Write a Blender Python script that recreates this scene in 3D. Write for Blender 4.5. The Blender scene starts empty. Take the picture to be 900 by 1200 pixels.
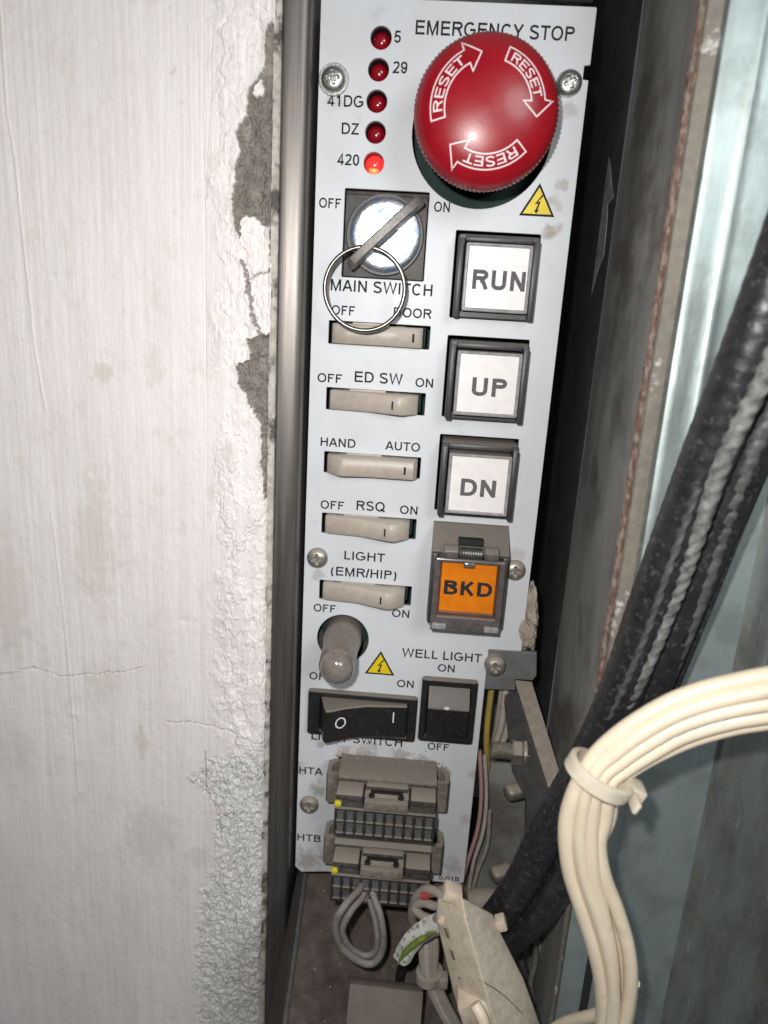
import bpy, bmesh, math, random
import numpy as np
from mathutils import Vector, Matrix, noise as mnoise
random.seed(7)
PI = math.pi
S = 0.001                       # everything is written in millimetres of the real panel
col = bpy.context.scene.collection
scn = bpy.context.scene

# ------------------------------------------------------------------ camera
# plane coordinates: x right, y up along the panel, z out of the panel; world = (x, -z, y)
CAM = (35.51, -80.16, 230.31); ANG = (-0.2722, 0.0413, 0.0710); FPX = 861.2
def W(x, y, z=0): return Vector((x*S, -z*S, y*S))
RX = Matrix.Rotation(PI/2, 3, 'X')
def rot3(a, b, c):
    return Matrix.Rotation(a, 3, 'X') @ Matrix.Rotation(b, 3, 'Y') @ Matrix.Rotation(c, 3, 'Z')
RC = rot3(*ANG)
cam_d = bpy.data.cameras.new('camera'); cam = bpy.data.objects.new('camera', cam_d); col.objects.link(cam)
cam.matrix_world = Matrix.Translation(W(*CAM)) @ (RX @ RC).to_4x4()
cam_d.sensor_fit = 'VERTICAL'; cam_d.sensor_height = 36; cam_d.lens = FPX/1200*36
cam_d.clip_start = 0.005; cam_d.clip_end = 50
cam_d.dof.use_dof = True; cam_d.dof.focus_distance = 0.226; cam_d.dof.aperture_fstop = 15
scn.camera = cam
def at(px, py, z):              # where the sight line through a photo point meets the plane at height z
    d = RC @ Vector(((px-450)/FPX, (600-py)/FPX, -1.0)); t = (z-CAM[2])/d.z
    return Vector((CAM[0]+t*d.x, CAM[1]+t*d.y, z))

# ------------------------------------------------------------------ light
w = bpy.data.worlds.new("World"); scn.world = w; w.use_nodes = True
bg = w.node_tree.nodes['Background']; bg.inputs[0].default_value = (0.80, 0.86, 0.92, 1); bg.inputs[1].default_value = 0.085
def area(name, pos, target, size, watts, color=(1, 1, 1)):
    l = bpy.data.lights.new(name, 'AREA'); l.shape = 'DISK'; l.size = size*S; l.energy = watts; l.color = color
    o = bpy.data.objects.new(name, l); col.objects.link(o); o.location = W(*pos)
    d = W(*target) - W(*pos); o.rotation_euler = d.to_track_quat('-Z', 'Y').to_euler(); return o
area('phone_flash', (CAM[0]-15, CAM[1]+19, CAM[2]+2), (30, -185, 0), 7, 0.53, (1.0, 0.975, 0.95))
area('sheen_lamp', (345, 170, 640), (100, -60, 20), 260, 1.7, (0.93, 0.98, 1.0))  # unseen lamp, added so its reflection puts a sheen on the upper zinc sheet
scn.view_settings.view_transform = 'Standard'; scn.view_settings.look = 'None'
scn.view_settings.exposure = 0; scn.view_settings.gamma = 1

# ------------------------------------------------------------------ materials
M = {}
def mat(name, c1, c2=None, ns=0.3, rough=0.5, metal=0.0, bump=0.0, bs=1.0, dust=0.0, grime=0.0, gs=0.25, grimec=(0.20, 0.165, 0.13),
        dustc=(0.30, 0.26, 0.215), stretch=(1, 1, 1), coat=0.0, emit=None, es=0.0, trans=0.0, r2=None, detail=5, gthr=0.56, contrast=(0.35, 0.65), scratch=0.0):
    m = bpy.data.materials.new(name); m.use_nodes = True; nt = m.node_tree; N = nt.nodes; L = nt.links
    b = N['Principled BSDF']
    b.inputs['Base Color'].default_value = (*c1, 1); b.inputs['Roughness'].default_value = rough
    b.inputs['Metallic'].default_value = metal; b.inputs['Coat Weight'].default_value = coat
    if name in ('ink', 'grey_ink'): b.inputs['Specular IOR Level'].default_value = 0.02
    b.inputs['Coat Roughness'].default_value = 0.30 if name == 'white_paint' else 0.12
    b.inputs['Transmission Weight'].default_value = trans
    if emit: b.inputs['Emission Color'].default_value = (*emit, 1); b.inputs['Emission Strength'].default_value = es
    tc = N.new('ShaderNodeTexCoord'); mp = N.new('ShaderNodeMapping'); mp.inputs['Scale'].default_value = [1000*s for s in stretch]
    L.new(tc.outputs['Object'], mp.inputs['Vector'])
    mp1 = N.new('ShaderNodeMapping'); mp1.inputs['Scale'].default_value = (1000, 1000, 1000); L.new(tc.outputs['Object'], mp1.inputs['Vector'])
    def nz(s, vec=mp1, d=detail, off=0):
        n = N.new('ShaderNodeTexNoise'); n.inputs['Scale'].default_value = s; n.inputs['Detail'].default_value = d
        n.inputs['Roughness'].default_value = 0.62
        L.new(vec.outputs['Vector'], n.inputs['Vector']); return n
    def mr(src, a, bb, lo=0.0, hi=1.0):
        r = N.new('ShaderNodeMapRange'); r.inputs[1].default_value = a; r.inputs[2].default_value = bb
        r.inputs[3].default_value = lo; r.inputs[4].default_value = hi; L.new(src, r.inputs[0]); return r.outputs[0]
    def mix(fac, a, c):
        x = N.new('ShaderNodeMix'); x.data_type = 'RGBA'; L.new(fac, x.inputs[0])
        if isinstance(a, tuple): x.inputs[6].default_value = (*a, 1)
        else: L.new(a, x.inputs[6])
        x.inputs[7].default_value = (*c, 1); return x.outputs[2]
    cur = c1; rcur = None
    if c2:
        f = mr(nz(ns, mp).outputs[0], *contrast); cur = mix(f, c1, c2)
        if r2 is not None: rcur = mr(f, 0, 1, rough, r2)
    masks = None
    if scratch:
        for sc_, st_, th_ in ((1.0, (1, 0.07, 1), 0.66), (0.6, (1, 0.5, 1), 0.68)):
            m3 = N.new('ShaderNodeMapping'); m3.inputs['Scale'].default_value = [1000*k for k in st_]; m3.inputs['Rotation'].default_value = (0, 0, 0.12); L.new(tc.outputs['Object'], m3.inputs['Vector'])
            cur = mix(mr(nz(sc_, m3, 3).outputs[0], th_, th_+0.06, 0, scratch), cur, (0.62, 0.66, 0.62))
    if grime:
        f = mr(nz(gs).outputs[0], gthr, gthr+0.12, 0, grime); cur = mix(f, cur, grimec); masks = f
    if dust:
        g = N.new('ShaderNodeNewGeometry'); sp = N.new('ShaderNodeSeparateXYZ'); L.new(g.outputs['Normal'], sp.inputs[0])
        a = mr(sp.outputs[2], 0.25, 0.8); n2 = mr(nz(0.5).outputs[0], 0.15, 0.45, 0.6, 1.0)
        mu = N.new('ShaderNodeMath'); mu.operation = 'MULTIPLY'; L.new(a, mu.inputs[0]); L.new(n2, mu.inputs[1])
        mu2 = N.new('ShaderNodeMath'); mu2.operation = 'MULTIPLY'; mu2.inputs[1].default_value = dust; L.new(mu.outputs[0], mu2.inputs[0])
        cur = mix(mu2.outputs[0], cur, dustc); f = mu2.outputs[0]
        if rcur is None: rcur = mr(f, 0, 1, rough, 0.9)
        if metal: L.new(mr(f, 0, 1, metal, 0), b.inputs['Metallic'])
    if not isinstance(cur, tuple): L.new(cur, b.inputs['Base Color'])
    if rcur is not None: L.new(rcur, b.inputs['Roughness'])
    if bump:
        bp = N.new('ShaderNodeBump'); bp.inputs['Strength'].default_value = min(1, bump); bp.inputs['Distance'].default_value = 0.0002*max(1, bump)
        L.new(nz(bs, mp).outputs[0], bp.inputs['Height']); L.new(bp.outputs[0], b.inputs['Normal'])
    M[name] = m; return m
mat('white_paint', (0.62, 0.637, 0.66), (0.575, 0.59, 0.61), ns=0.05, rough=0.44, coat=0.05, bump=0.10, bs=1.2, grime=0.35, gs=0.09, gthr=0.63, dust=0.7, grimec=(0.36, 0.32, 0.27))
mat('ink', (0.018, 0.018, 0.024), (0.04, 0.04, 0.045), ns=1.5, rough=0.5)
mat('grey_ink', (0.07, 0.065, 0.07), (0.17, 0.165, 0.165), ns=3, rough=0.5)
mat('white_ink', (0.75, 0.74, 0.72), rough=0.5)
mat('red_plastic', (0.33, 0.003, 0.012), (0.27, 0.003, 0.010), ns=0.1, rough=0.33, coat=0.12, bump=0.14, bs=2.5, dust=0.12)
mat('arrow_white', (0.80, 0.66, 0.66), rough=0.4)
mat('black_plastic', (0.022, 0.021, 0.022), (0.04, 0.038, 0.037), ns=0.6, rough=0.38, dust=0.92, bump=0.2, bs=3, grime=0.25, gs=0.5)
mat('switch_black', (0.012, 0.012, 0.013), (0.022, 0.021, 0.02), ns=0.6, rough=0.33, dust=0.70, bump=0.15, bs=3, grime=0.12, gs=0.6, gthr=0.6)
mat('dusty_black', (0.035, 0.033, 0.031), (0.085, 0.075, 0.065), ns=0.5, rough=0.6, dust=1.0, bump=0.4, bs=2.5)
mat('dusty_brown', (0.23, 0.195, 0.16), (0.13, 0.11, 0.09), ns=0.45, rough=0.9, bump=0.5, bs=2.5, dust=0.6)
mat('bezel_grey', (0.030, 0.028, 0.030), (0.048, 0.045, 0.044), ns=0.6, rough=0.42, dust=0.6, bump=0.2, bs=2)
mat('clear_rim', (0.34, 0.34, 0.34), (0.22, 0.215, 0.21), ns=0.5, rough=0.2, coat=0.5, dust=0.6)
mat('label_card', (0.80, 0.765, 0.75), (0.74, 0.70, 0.69), ns=0.3, rough=0.35, coat=0.3)
mat('orange_lens', (0.72, 0.20, 0.003), (0.64, 0.16, 0.003), ns=0.3, rough=0.3, coat=0.4)
mat('amber_frame', (0.15, 0.05, 0.02), (0.07, 0.035, 0.025), ns=0.5, rough=0.25, coat=0.5)
mat('smoke_plastic', (0.12, 0.105, 0.10), (0.075, 0.065, 0.065), ns=0.5, rough=0.12, coat=0.6, dust=0.5)
mat('clear_plastic', (0.55, 0.53, 0.51), rough=0.10, trans=0.85, coat=0.4)
mat('cream_plastic', (0.46, 0.40, 0.34), (0.40, 0.34, 0.285), ns=0.4, rough=0.42, dust=0.5, bump=0.15, bs=2, dustc=(0.5, 0.46, 0.4))
mat('chrome', (0.80, 0.81, 0.83), (0.68, 0.72, 0.80), ns=0.25, rough=0.10, metal=1, bump=0.10, bs=0.4, r2=0.24)
mat('lock_face', (0.50, 0.50, 0.51), (0.26, 0.33, 0.46), ns=0.28, rough=0.34, metal=0.92, bump=1.0, bs=0.45, r2=0.42, contrast=(0.42, 0.62), grime=0.35, gs=0.7, gthr=0.6, grimec=(0.4, 0.38, 0.36))
mat('ring_steel', (0.30, 0.275, 0.25), (0.20, 0.185, 0.175), ns=0.5, rough=0.36, metal=1, stretch=(1, 1, 1))
mat('key_metal', (0.17, 0.16, 0.15), (0.25, 0.235, 0.22), ns=0.8, rough=0.5, metal=0.5, bump=0.4, bs=2)
mat('screw_metal', (0.66, 0.65, 0.62), (0.45, 0.44, 0.42), ns=0.8, rough=0.26, metal=0.95, bump=0.3, bs=1.5, r2=0.45)
mat('dusty_screw', (0.52, 0.49, 0.44), (0.34, 0.31, 0.27), ns=0.6, rough=0.34, metal=0.75, bump=0.4, bs=2, dust=0.95, dustc=(0.34, 0.29, 0.235), grime=0.5, gs=0.5, grimec=(0.3,0.25,0.2))
mat('lock_plate', (0.085, 0.078, 0.075), (0.13, 0.115, 0.105), ns=0.4, rough=0.5, bump=0.3, bs=1.5)
mat('board_green', (0.005, 0.035, 0.027), (0.004, 0.018, 0.016), ns=0.25, rough=0.75)
mat('led_red', (0.26, 0.004, 0.012), rough=0.18, coat=0.6)
mat('led_lit', (0.9, 0.03, 0.02), rough=0.25, emit=(1, 0.03, 0.035), es=1.1, coat=0.4)
mat('led_core', (1, 0.25, 0.05), rough=0.3, emit=(1, 0.16, 0.05), es=1.3)
mat('sign_yellow', (0.78, 0.60, 0.01), (0.68, 0.50, 0.01), ns=0.4, rough=0.4)
mat('boot_rubber', (0.23, 0.195, 0.16), (0.17, 0.145, 0.12), ns=0.5, rough=0.42, bump=0.5, bs=0.9, coat=0.35)
mat('boot_tip', (0.24, 0.21, 0.18), (0.15, 0.13, 0.12), ns=0.3, rough=0.16, coat=0.8, bump=0.2, bs=0.9)
mat('steel_strip', (0.135, 0.122, 0.112), (0.20, 0.185, 0.17), ns=0.35, rough=0.36, metal=0.75, stretch=(1, 0.03, 1), bump=0.25, bs=1.2, r2=0.5, grime=0.5, gs=0.12)
mat('strip_edge', (0.60, 0.57, 0.52), (0.40, 0.36, 0.31), ns=0.35, rough=0.7, bump=0.6, bs=1.2, grime=1.0, gs=0.16, gthr=0.52, grimec=(0.10, 0.09, 0.08))
mat('cabinet_steel', (0.42, 0.42, 0.39), (0.22, 0.22, 0.21), ns=0.045, rough=0.45, metal=0.35, stretch=(1, 0.3, 1), bump=0.3, bs=0.4, r2=0.55, grime=0.75, gs=0.03, gthr=0.50, grimec=(0.15, 0.13, 0.115))
mat('shade_liner', (0.022, 0.022, 0.021), (0.035, 0.034, 0.032), ns=0.1, rough=0.5, bump=0.3, grime=0.5, gs=0.05, grimec=(0.05,0.045,0.04))
mat('film', (0.38, 0.37, 0.35), (0.20, 0.19, 0.18), ns=0.2, rough=0.4, bump=0.4)
mat('upper_steel', (0.30, 0.33, 0.32), (0.20, 0.21, 0.20), ns=0.3, rough=0.5, metal=0.6, bump=0.2)
mat('rust', (0.14, 0.080, 0.058), (0.27, 0.215, 0.175), ns=0.8, rough=0.9, bump=1.5, bs=1.0, stretch=(1, 0.5, 1), contrast=(0.42, 0.60))
mat('seam_strip', (0.26, 0.23, 0.185), (0.19, 0.175, 0.15), ns=0.3, rough=0.7, bump=1.2, bs=0.8, grime=1.0, gs=0.16, gthr=0.60, grimec=(0.72, 0.70, 0.67))
mat('zinc', (0.50, 0.575, 0.555), (0.37, 0.44, 0.435), ns=0.06, rough=0.50, metal=0.86, stretch=(1, 0.35, 1), bump=0.7, bs=0.25, r2=0.56, grime=0.5, gs=0.07, gthr=0.48, grimec=(0.30, 0.34, 0.32), scratch=0.5)
mat('zinc_dirty', (0.36, 0.39, 0.37), (0.17, 0.175, 0.16), ns=0.12, rough=0.5, metal=0.85, stretch=(1, 0.3, 1), bump=0.4, bs=0.35, r2=0.65, grime=0.5, gs=0.12, gthr=0.56, grimec=(0.27, 0.25, 0.18), scratch=0.6)
mat('dust_floor', (0.115, 0.092, 0.078), (0.062, 0.050, 0.043), ns=0.16, rough=0.95, bump=1.0, bs=1.8, grime=0.5, gs=0.5, gthr=0.66, grimec=(0.45, 0.42, 0.38))
mat('dusty_block', (0.165, 0.14, 0.12), (0.14, 0.12, 0.10), ns=0.2, rough=0.95, bump=0.4, bs=3)
mat('grey_bracket', (0.20, 0.21, 0.21), (0.155, 0.16, 0.16), ns=0.2, rough=0.5, metal=0.35, bump=0.2, bs=1.5, grime=0.6, gs=0.2)
mat('dusty_steel', (0.34, 0.285, 0.23), (0.20, 0.17, 0.14), ns=0.35, rough=0.7, metal=0.25, bump=0.6, bs=1.2, dust=0.5)
mat('dark_steel', (0.15, 0.15, 0.145), (0.22, 0.21, 0.20), ns=0.3, rough=0.45, metal=0.7, bump=0.4, bs=1)
mat('black_rubber', (0.012, 0.012, 0.014), (0.024, 0.024, 0.026), ns=0.3, rough=0.36, bump=0.6, bs=0.6, grime=0.55, gs=0.7, gthr=0.56, grimec=(0.12, 0.115, 0.11))
mat('rib_highlight', (0.22, 0.22, 0.21), (0.075, 0.075, 0.073), ns=0.45, rough=0.55, bump=0.8, bs=1.5)
mat('grey_cord', (0.05, 0.05, 0.051), (0.10, 0.10, 0.098), ns=0.4, rough=0.5, bump=0.6, bs=0.8)
mat('cream_cable', (0.76, 0.655, 0.50), (0.68, 0.575, 0.43), ns=0.07, rough=0.42, coat=0.15, bump=0.12, bs=1.0, grime=0.25, gs=0.2, gthr=0.58, grimec=(0.35, 0.28, 0.2))
mat('tie_nylon', (0.62, 0.56, 0.45), (0.52, 0.46, 0.36), ns=0.2, rough=0.4, coat=0.2, bump=0.15, bs=1.0)
mat('cream_connector', (0.66, 0.565, 0.445), (0.50, 0.415, 0.31), ns=0.16, rough=0.55, bump=0.8, bs=0.9, grime=0.55, gs=0.5, gthr=0.56, grimec=(0.33, 0.29, 0.25))
mat('connector_dusty', (0.48, 0.42, 0.34), (0.36, 0.325, 0.255), ns=0.4, rough=0.8, bump=0.7, bs=1.2, grime=0.45, gs=0.3, gthr=0.55, grimec=(0.55, 0.45, 0.37))
mat('grey_wire', (0.20, 0.185, 0.17), (0.13, 0.12, 0.11), ns=0.3, rough=0.6, bump=0.4, bs=1.5, dust=0.5)
mat('dusty_wire', (0.36, 0.31, 0.265), (0.26, 0.22, 0.19), ns=0.3, rough=0.7, bump=0.4, bs=1.5, dust=0.5)
mat('white_wire', (0.48, 0.44, 0.39), (0.36, 0.33, 0.29), ns=0.3, rough=0.5, bump=0.2)
mat('yellow_wire', (0.42, 0.30, 0.06), (0.32, 0.23, 0.06), ns=0.3, rough=0.5)
mat('pink_wire', (0.42, 0.25, 0.24), rough=0.5)
mat('putty', (0.40, 0.335, 0.275), (0.30, 0.25, 0.20), ns=0.25, rough=0.9, bump=1.5, bs=0.8)
mat('green_tag', (0.20, 0.27, 0.03), (0.10, 0.13, 0.03), ns=0.5, rough=0.6, bump=0.4)
mat('white_tag', (0.48, 0.48, 0.44), (0.16, 0.17, 0.13), ns=0.55, rough=0.7, bump=0.8, bs=1, contrast=(0.50, 0.62))
mat('red_mark', (0.42, 0.06, 0.06), rough=0.5)
mat('yellow_mark', (0.62, 0.52, 0.03), rough=0.5)
mat('terminal', (0.11, 0.11, 0.115), (0.17, 0.165, 0.16), ns=0.5, rough=0.4, metal=0.3, dust=0.5)
mat('gap_black', (0.01, 0.01, 0.01), rough=0.8)

# ------------------------------------------------------------------ builders
ABS = {}
class MB:
    def __init__(s): s.v = []; s.f = []
    def add(s, v, f):
        n = len(s.v); s.v += [tuple(p) for p in v]; s.f += [tuple(i+n for i in q) for q in f]; return s
    def bm(s, b):
        b.verts.ensure_lookup_table(); b.verts.index_update()
        s.add([v.co[:] for v in b.verts], [[v.index for v in f.verts] for f in b.faces]); b.free(); return s
    def box(s, x0, x1, y0, y1, z0, z1, bev=0.0, seg=2, rot=None, off=(0, 0, 0)):
        b = bmesh.new(); bmesh.ops.create_cube(b, size=1)
        for v in b.verts:
            v.co = Vector(((x0+x1)/2+v.co.x*(x1-x0), (y0+y1)/2+v.co.y*(y1-y0), (z0+z1)/2+v.co.z*(z1-z0)))
        if bev: bmesh.ops.bevel(b, geom=b.edges[:], offset=bev, segments=seg, profile=0.5, affect='EDGES')
        if rot is not None:
            for v in b.verts: v.co = rot @ v.co
        for v in b.verts: v.co += Vector(off)
        return s.bm(b)
    def lathe(s, prof, seg=48, off=(0, 0, 0), R=None, rmod=None):
        v = []; f = []; n = len(prof)
        for i in range(seg):
            a = 2*PI*i/seg
            for k, (r, z) in enumerate(prof):
                rr = r*(rmod(k, i) if rmod else 1)
                p = Vector((rr*math.cos(a), rr*math.sin(a), z))
                if R is not None: p = R @ p
                v.append(p+Vector(off))
        for i in range(seg):
            j = (i+1) % seg
            for k in range(n-1): f.append((i*n+k, j*n+k, j*n+k+1, i*n+k+1))
        return s.add(v, f)
    def prism_x(s, prof, x0, x1):           # closed (y,z) outline pushed along x
        n = len(prof); v = [(x0, y, z) for y, z in prof]+[(x1, y, z) for y, z in prof]
        f = [(i, (i+1) % n, n+(i+1) % n, n+i) for i in range(n)]+[tuple(range(n))[::-1], tuple(range(n, 2*n))]
        return s.add(v, f)
    def prism_y(s, prof, y0, y1, ny=1):     # open or closed (x,z) outline along y
        n = len(prof); v = []; f = []
        for k in range(ny+1):
            y = y0+(y1-y0)*k/ny; v += [(x, y, z) for x, z in prof]
        for k in range(ny):
            for i in range(n-1): f.append((k*n+i, k*n+i+1, (k+1)*n+i+1, (k+1)*n+i))
        return s.add(v, f)
    def loops(s, loops, closed=True, cap=True):
        n = len(loops[0]); v = [p for l in loops for p in l]; f = []
        for k in range(len(loops)-1):
            for i in range(n if closed else n-1): j = (i+1) % n; f.append((k*n+i, k*n+j, (k+1)*n+j, (k+1)*n+i))
        if cap: f.append(tuple(range(n))[::-1]); f.append(tuple((len(loops)-1)*n+i for i in range(n)))
        return s.add(v, f)
    def tube(s, pts, r, seg=12, sub=6, rfun=None, lob=None, cap=True, flat=1.0):
        P = spline(pts, sub); fr = None; L = []; dist = 0
        for k, p in enumerate(P):
            t = (P[min(k+1, len(P)-1)]-P[max(k-1, 0)]).normalized()
            if k: dist += (p-P[k-1]).length
            if fr is None: fr = t.orthogonal().normalized()
            fr = (fr-t*fr.dot(t)).normalized(); bn = t.cross(fr)
            ring = []
            for i in range(seg):
                a = 2*PI*i/seg; rr = r(k/(len(P)-1)) if callable(r) else r
                if rfun: rr *= rfun(dist, a)
                ring.append(p+fr*math.cos(a)*rr+bn*math.sin(a)*rr*flat)
            L.append(ring)
        return s.loops(L, True, cap)
    def mesh(s, name, smooth=38, sub=0):
        me = bpy.data.meshes.new(name)
        me.from_pydata([(x*S, y*S, z*S) for x, y, z in s.v], [], s.f); me.validate()
        b = bmesh.new(); b.from_mesh(me); bmesh.ops.remove_doubles(b, verts=b.verts, dist=1e-7)
        bmesh.ops.recalc_face_normals(b, faces=b.faces)
        th = math.radians(smooth)
        for f in b.faces: f.smooth = smooth > 0
        for e in b.edges:
            if len(e.link_faces) == 2: e.smooth = e.calc_face_angle(0) < th
        b.to_mesh(me); b.free(); return me
    def obj(s, name, m, parent=None, loc=(0, 0, 0), smooth=38, label=None):
        return link(name, s.mesh(name, smooth), m, parent, loc, label)
def link(name, me, m, parent=None, loc=(0, 0, 0), label=None):
    if m and not me.materials: me.materials.append(M[m])
    o = bpy.data.objects.new(name, me); col.objects.link(o); place(o, parent, loc)
    if label: o['label'] = label
    return o
def place(o, parent, loc):          # loc is in plane coordinates, whatever the parent
    loc = Vector(loc); ABS[o.name] = loc
    if parent: o.parent = parent; o.location = (loc-ABS[parent.name])*S
    else: o.location = W(*loc); o.rotation_euler = (PI/2, 0, 0)
def thing(name, label, cat, loc=(0, 0, 0), group=None):
    o = bpy.data.objects.new(name, None); o.empty_display_size = 0.005; col.objects.link(o); place(o, None, loc); return tag(o, label, cat, group)
def tag(o, label, cat, group=None):
    o['label'] = label; o['category'] = cat
    if group: o['group'] = group
    return o
def spline(pts, sub):
    P = [Vector(p) for p in pts]; P = [P[0]*2-P[1]]+P+[P[-1]*2-P[-2]]; out = []
    for i in range(1, len(P)-2):
        for k in range(sub):
            t = k/sub; a, b, c, d = P[i-1:i+3]
            out.append(0.5*((2*b)+(c-a)*t+(2*a-5*b+4*c-d)*t*t+(3*b-a-3*c+d)*t**3))
    return out+[P[-2]]
def rrect(x0, x1, y0, y1, r=0.0, n=5):
    if r <= 0: return [(x0, y0), (x1, y0), (x1, y1), (x0, y1)]
    o = []
    for cx, cy, a in ((x1-r, y0+r, -90), (x1-r, y1-r, 0), (x0+r, y1-r, 90), (x0+r, y0+r, 180)):
        for k in range(n+1):
            t = math.radians(a+90*k/n); o.append((cx+r*math.cos(t), cy+r*math.sin(t)))
    return o
def circ(cx, cy, r, n=40): return [(cx+r*math.cos(2*PI*k/n), cy+r*math.sin(2*PI*k/n)) for k in range(n)]
def plate_mesh(name, outs, z0, z1, bev=0.0):
    cu = bpy.data.curves.new(name, 'CURVE'); cu.dimensions = '2D'; cu.fill_mode = 'BOTH'
    cu.extrude = max(1e-6, (z1-z0)/2*S-bev*S); cu.bevel_depth = bev*S; cu.bevel_resolution = 1; cu.offset = -bev*S
    for o in outs:
        sp = cu.splines.new('POLY'); sp.points.add(len(o)-1); sp.use_cyclic_u = True
        for p, (x, y) in zip(sp.points, o): p.co = (x*S, y*S, 0, 1)
    ob = bpy.data.objects.new(name, cu); me = bpy.data.meshes.new_from_object(ob); bpy.data.objects.remove(ob); bpy.data.curves.remove(cu)
    for v in me.vertices: v.co.z += (z0+z1)/2*S
    b = bmesh.new(); b.from_mesh(me); bmesh.ops.remove_doubles(b, verts=b.verts, dist=2e-7)
    for f in b.faces: f.smooth = True
    for e in b.edges:
        if len(e.link_faces) == 2: e.smooth = e.calc_face_angle(0) < 0.2
    b.to_mesh(me); b.free(); me.name = name; me.materials.clear(); return me
def plate(name, outs, z0, z1, m, parent, loc=(0, 0, 0), bev=0.0, label=None):
    return link(name, plate_mesh(name, outs, z0, z1, bev), m, parent, loc, label)
# ---- plain grotesque lettering built from strokes (cap height 1)
ADV = dict(zip('ABCDEFGHIKLMNOPQRSTUWYZ', (.667, .667, .722, .722, .667, .611, .778, .722, .278, .667, .556, .833, .722, .778, .667, .778, .722, .667, .611, .722, .944, .667, .611)))
ADV.update({c: .556 for c in '0123456789'}); ADV.update({' ': .278, '/': .278, '(': .333, ')': .333, '-': .333})
def arc(cx, cy, rx, ry, a0, a1, n=14, e=2.25):
    o = []
    for k in range(n+1):
        a = math.radians(a0+(a1-a0)*k/n); c, s = math.cos(a), math.sin(a)
        o.append((cx+rx*math.copysign(abs(c)**(2/e), c), cy+ry*math.copysign(abs(s)**(2/e), s)))
    return o
def glyph(c, t):
    w = ADV[c]/.716; b = .11; h = t/2; l = b+h; r = w-b-h; T = 1-h; B = h; m = (l+r)/2
    lo = .065+h; ro = w-.065-h; mo = w/2; rr = (ro-lo)/2; H = (T-B)/2
    if c == 'I': return [[(w/2, 0), (w/2, 1)]]
    if c == 'L': return [[(l, 1), (l, B), (r+h+.05, B)]]
    if c == 'T': return [[(.04, T), (w-.04, T)], [(w/2, T), (w/2, 0)]]
    if c in 'EF': o = [[(r+h+.03, T), (l, T), (l, 0)], [(l, .53), (r+(-.02 if c == 'F' else h), .53)]]; return o+([[(l-h, B), (r+h+.05, B)]] if c == 'E' else [])
    if c == 'H': return [[(l, 0), (l, 1)], [(r, 0), (r, 1)], [(l, .53), (r, .53)]]
    if c == 'N': return [[(l, 0), (l, 1)], [(r, 0), (r, 1)], [(l, 1-h*.5), (r, h*.5)]]
    if c == 'M': return [[(l, 0), (l, 1)], [(r, 0), (r, 1)], [(l+h*.3, 1-h*.2), (m, h*.6), (r-h*.3, 1-h*.2)]]
    if c == 'A': return [[(.03+h*.7, 0), (w/2-h*.25, 1-h*.3)], [(w-.03-h*.7, 0), (w/2+h*.25, 1-h*.3)], [(w*.25, .32), (w*.75, .32)]]
    if c == 'W': return [[(.03+h, 1), (w*.27, h*.5), (w/2, 1-h*.4), (w*.73, h*.5), (w-.03-h, 1)]]
    if c == 'Y': return [[(.03+h, 1), (w/2, .43), (w-.03-h, 1)], [(w/2, .45), (w/2, 0)]]
    if c == 'Z': return [[(.08, T), (w-.09-h, T), (.06+h, B), (w-.05, B)]]
    if c == 'K': return [[(l, 0), (l, 1)], [(l, .36), (w-.08-h, 1-h*.2)], [(l+.20, .56), (w-.04-h, h*.2)]]
    if c == 'U': return [[(l, 1), (l, .35)]+arc(m, .30+h*.2, (r-l)/2, .30+h*.2-B, 180, 360)+[(r, .35), (r, 1)]]
    if c in 'O0Q':
        o = [arc(mo, .5, rr, H+.012, 0, 360, 40, 2.15)]
        return o+([[(w*.58, .26), (w-.05, -.02)]] if c == 'Q' else [])
    if c == 'C': return [arc(mo+.01, .5, rr, H+.012, 42, 318, 30, 2.15)]
    if c == 'G': return [arc(mo-.01, .5, rr, H+.012, 46, 322, 30, 2.15)+[(ro-.01, .25), (ro-.01, .47), (mo+.02, .47)]]
    if c == 'D': return [[(l, B), (m-.05, B)]+arc(m-.05, .5, ro-m+.05, H, -90, 90, 18, 2.3)+[(l, T)], [(l, 0), (l, 1)]]
    if c in 'PR':
        o = [[(l, 0), (l, 1)], [(l, T), (m+.05, T)]+arc(m+.06, .73, ro-m-.06-.01, T-.73, 90, -90, 12)+[(l, 2*.73-T)]]
        return o+([[(m+.02, .46), (m+.16, .42), (w-.04-h, h*.1)]] if c == 'R' else [])
    if c == 'B': return [[(l, 0), (l, 1)], [(l, T), (m+.04, T)]+arc(m+.04, .76, ro-m-.08, T-.76, 90, -90, 10)+[(l, 2*.76-T)], [(l, 2*.76-T), (m+.06, 2*.76-T)]+arc(m+.06, (.52+B)/2, ro-m-.06, (.52-B)/2, 90, -90, 10)+[(l, B)]]
    if c == 'S': return [arc(mo, .745, rr*.93, T-.745+.01, 22, 200, 16, 2.1)+[(lo+.10, .60), (mo, .515), (ro-.10, .43)]+arc(mo, .275, rr, .275-B+.01, 25, -165, 16, 2.1)]
    if c == '1': return [[(.20, .72), (.34, .80), (w*.56, 1-h*.3)], [(w*.57, 0), (w*.57, 1)]]
    if c == '2': return [arc(mo, .72, rr, T-.72, 165, -10, 12)+[(ro-.08, .50), (lo+.02, B+.03), (lo, B), (w-.07, B)]]
    if c == '4': return [[(w*.68, 0), (w*.68, 1-h*.3), (.05+h, .27), (w-.05, .27)]]
    if c == '5': return [[(w-.11, T), (lo+.09, T), (lo+.02, .50), (lo+.12, .56)]+arc(mo, .33, rr, .33-B, 95, -165, 16, 2.1)]
    if c == '9': return [arc(mo, .675, rr, T-.675, 0, 360, 26, 2.1), arc(mo, .5, rr, H, 0, -160, 16, 2.1)]
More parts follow.
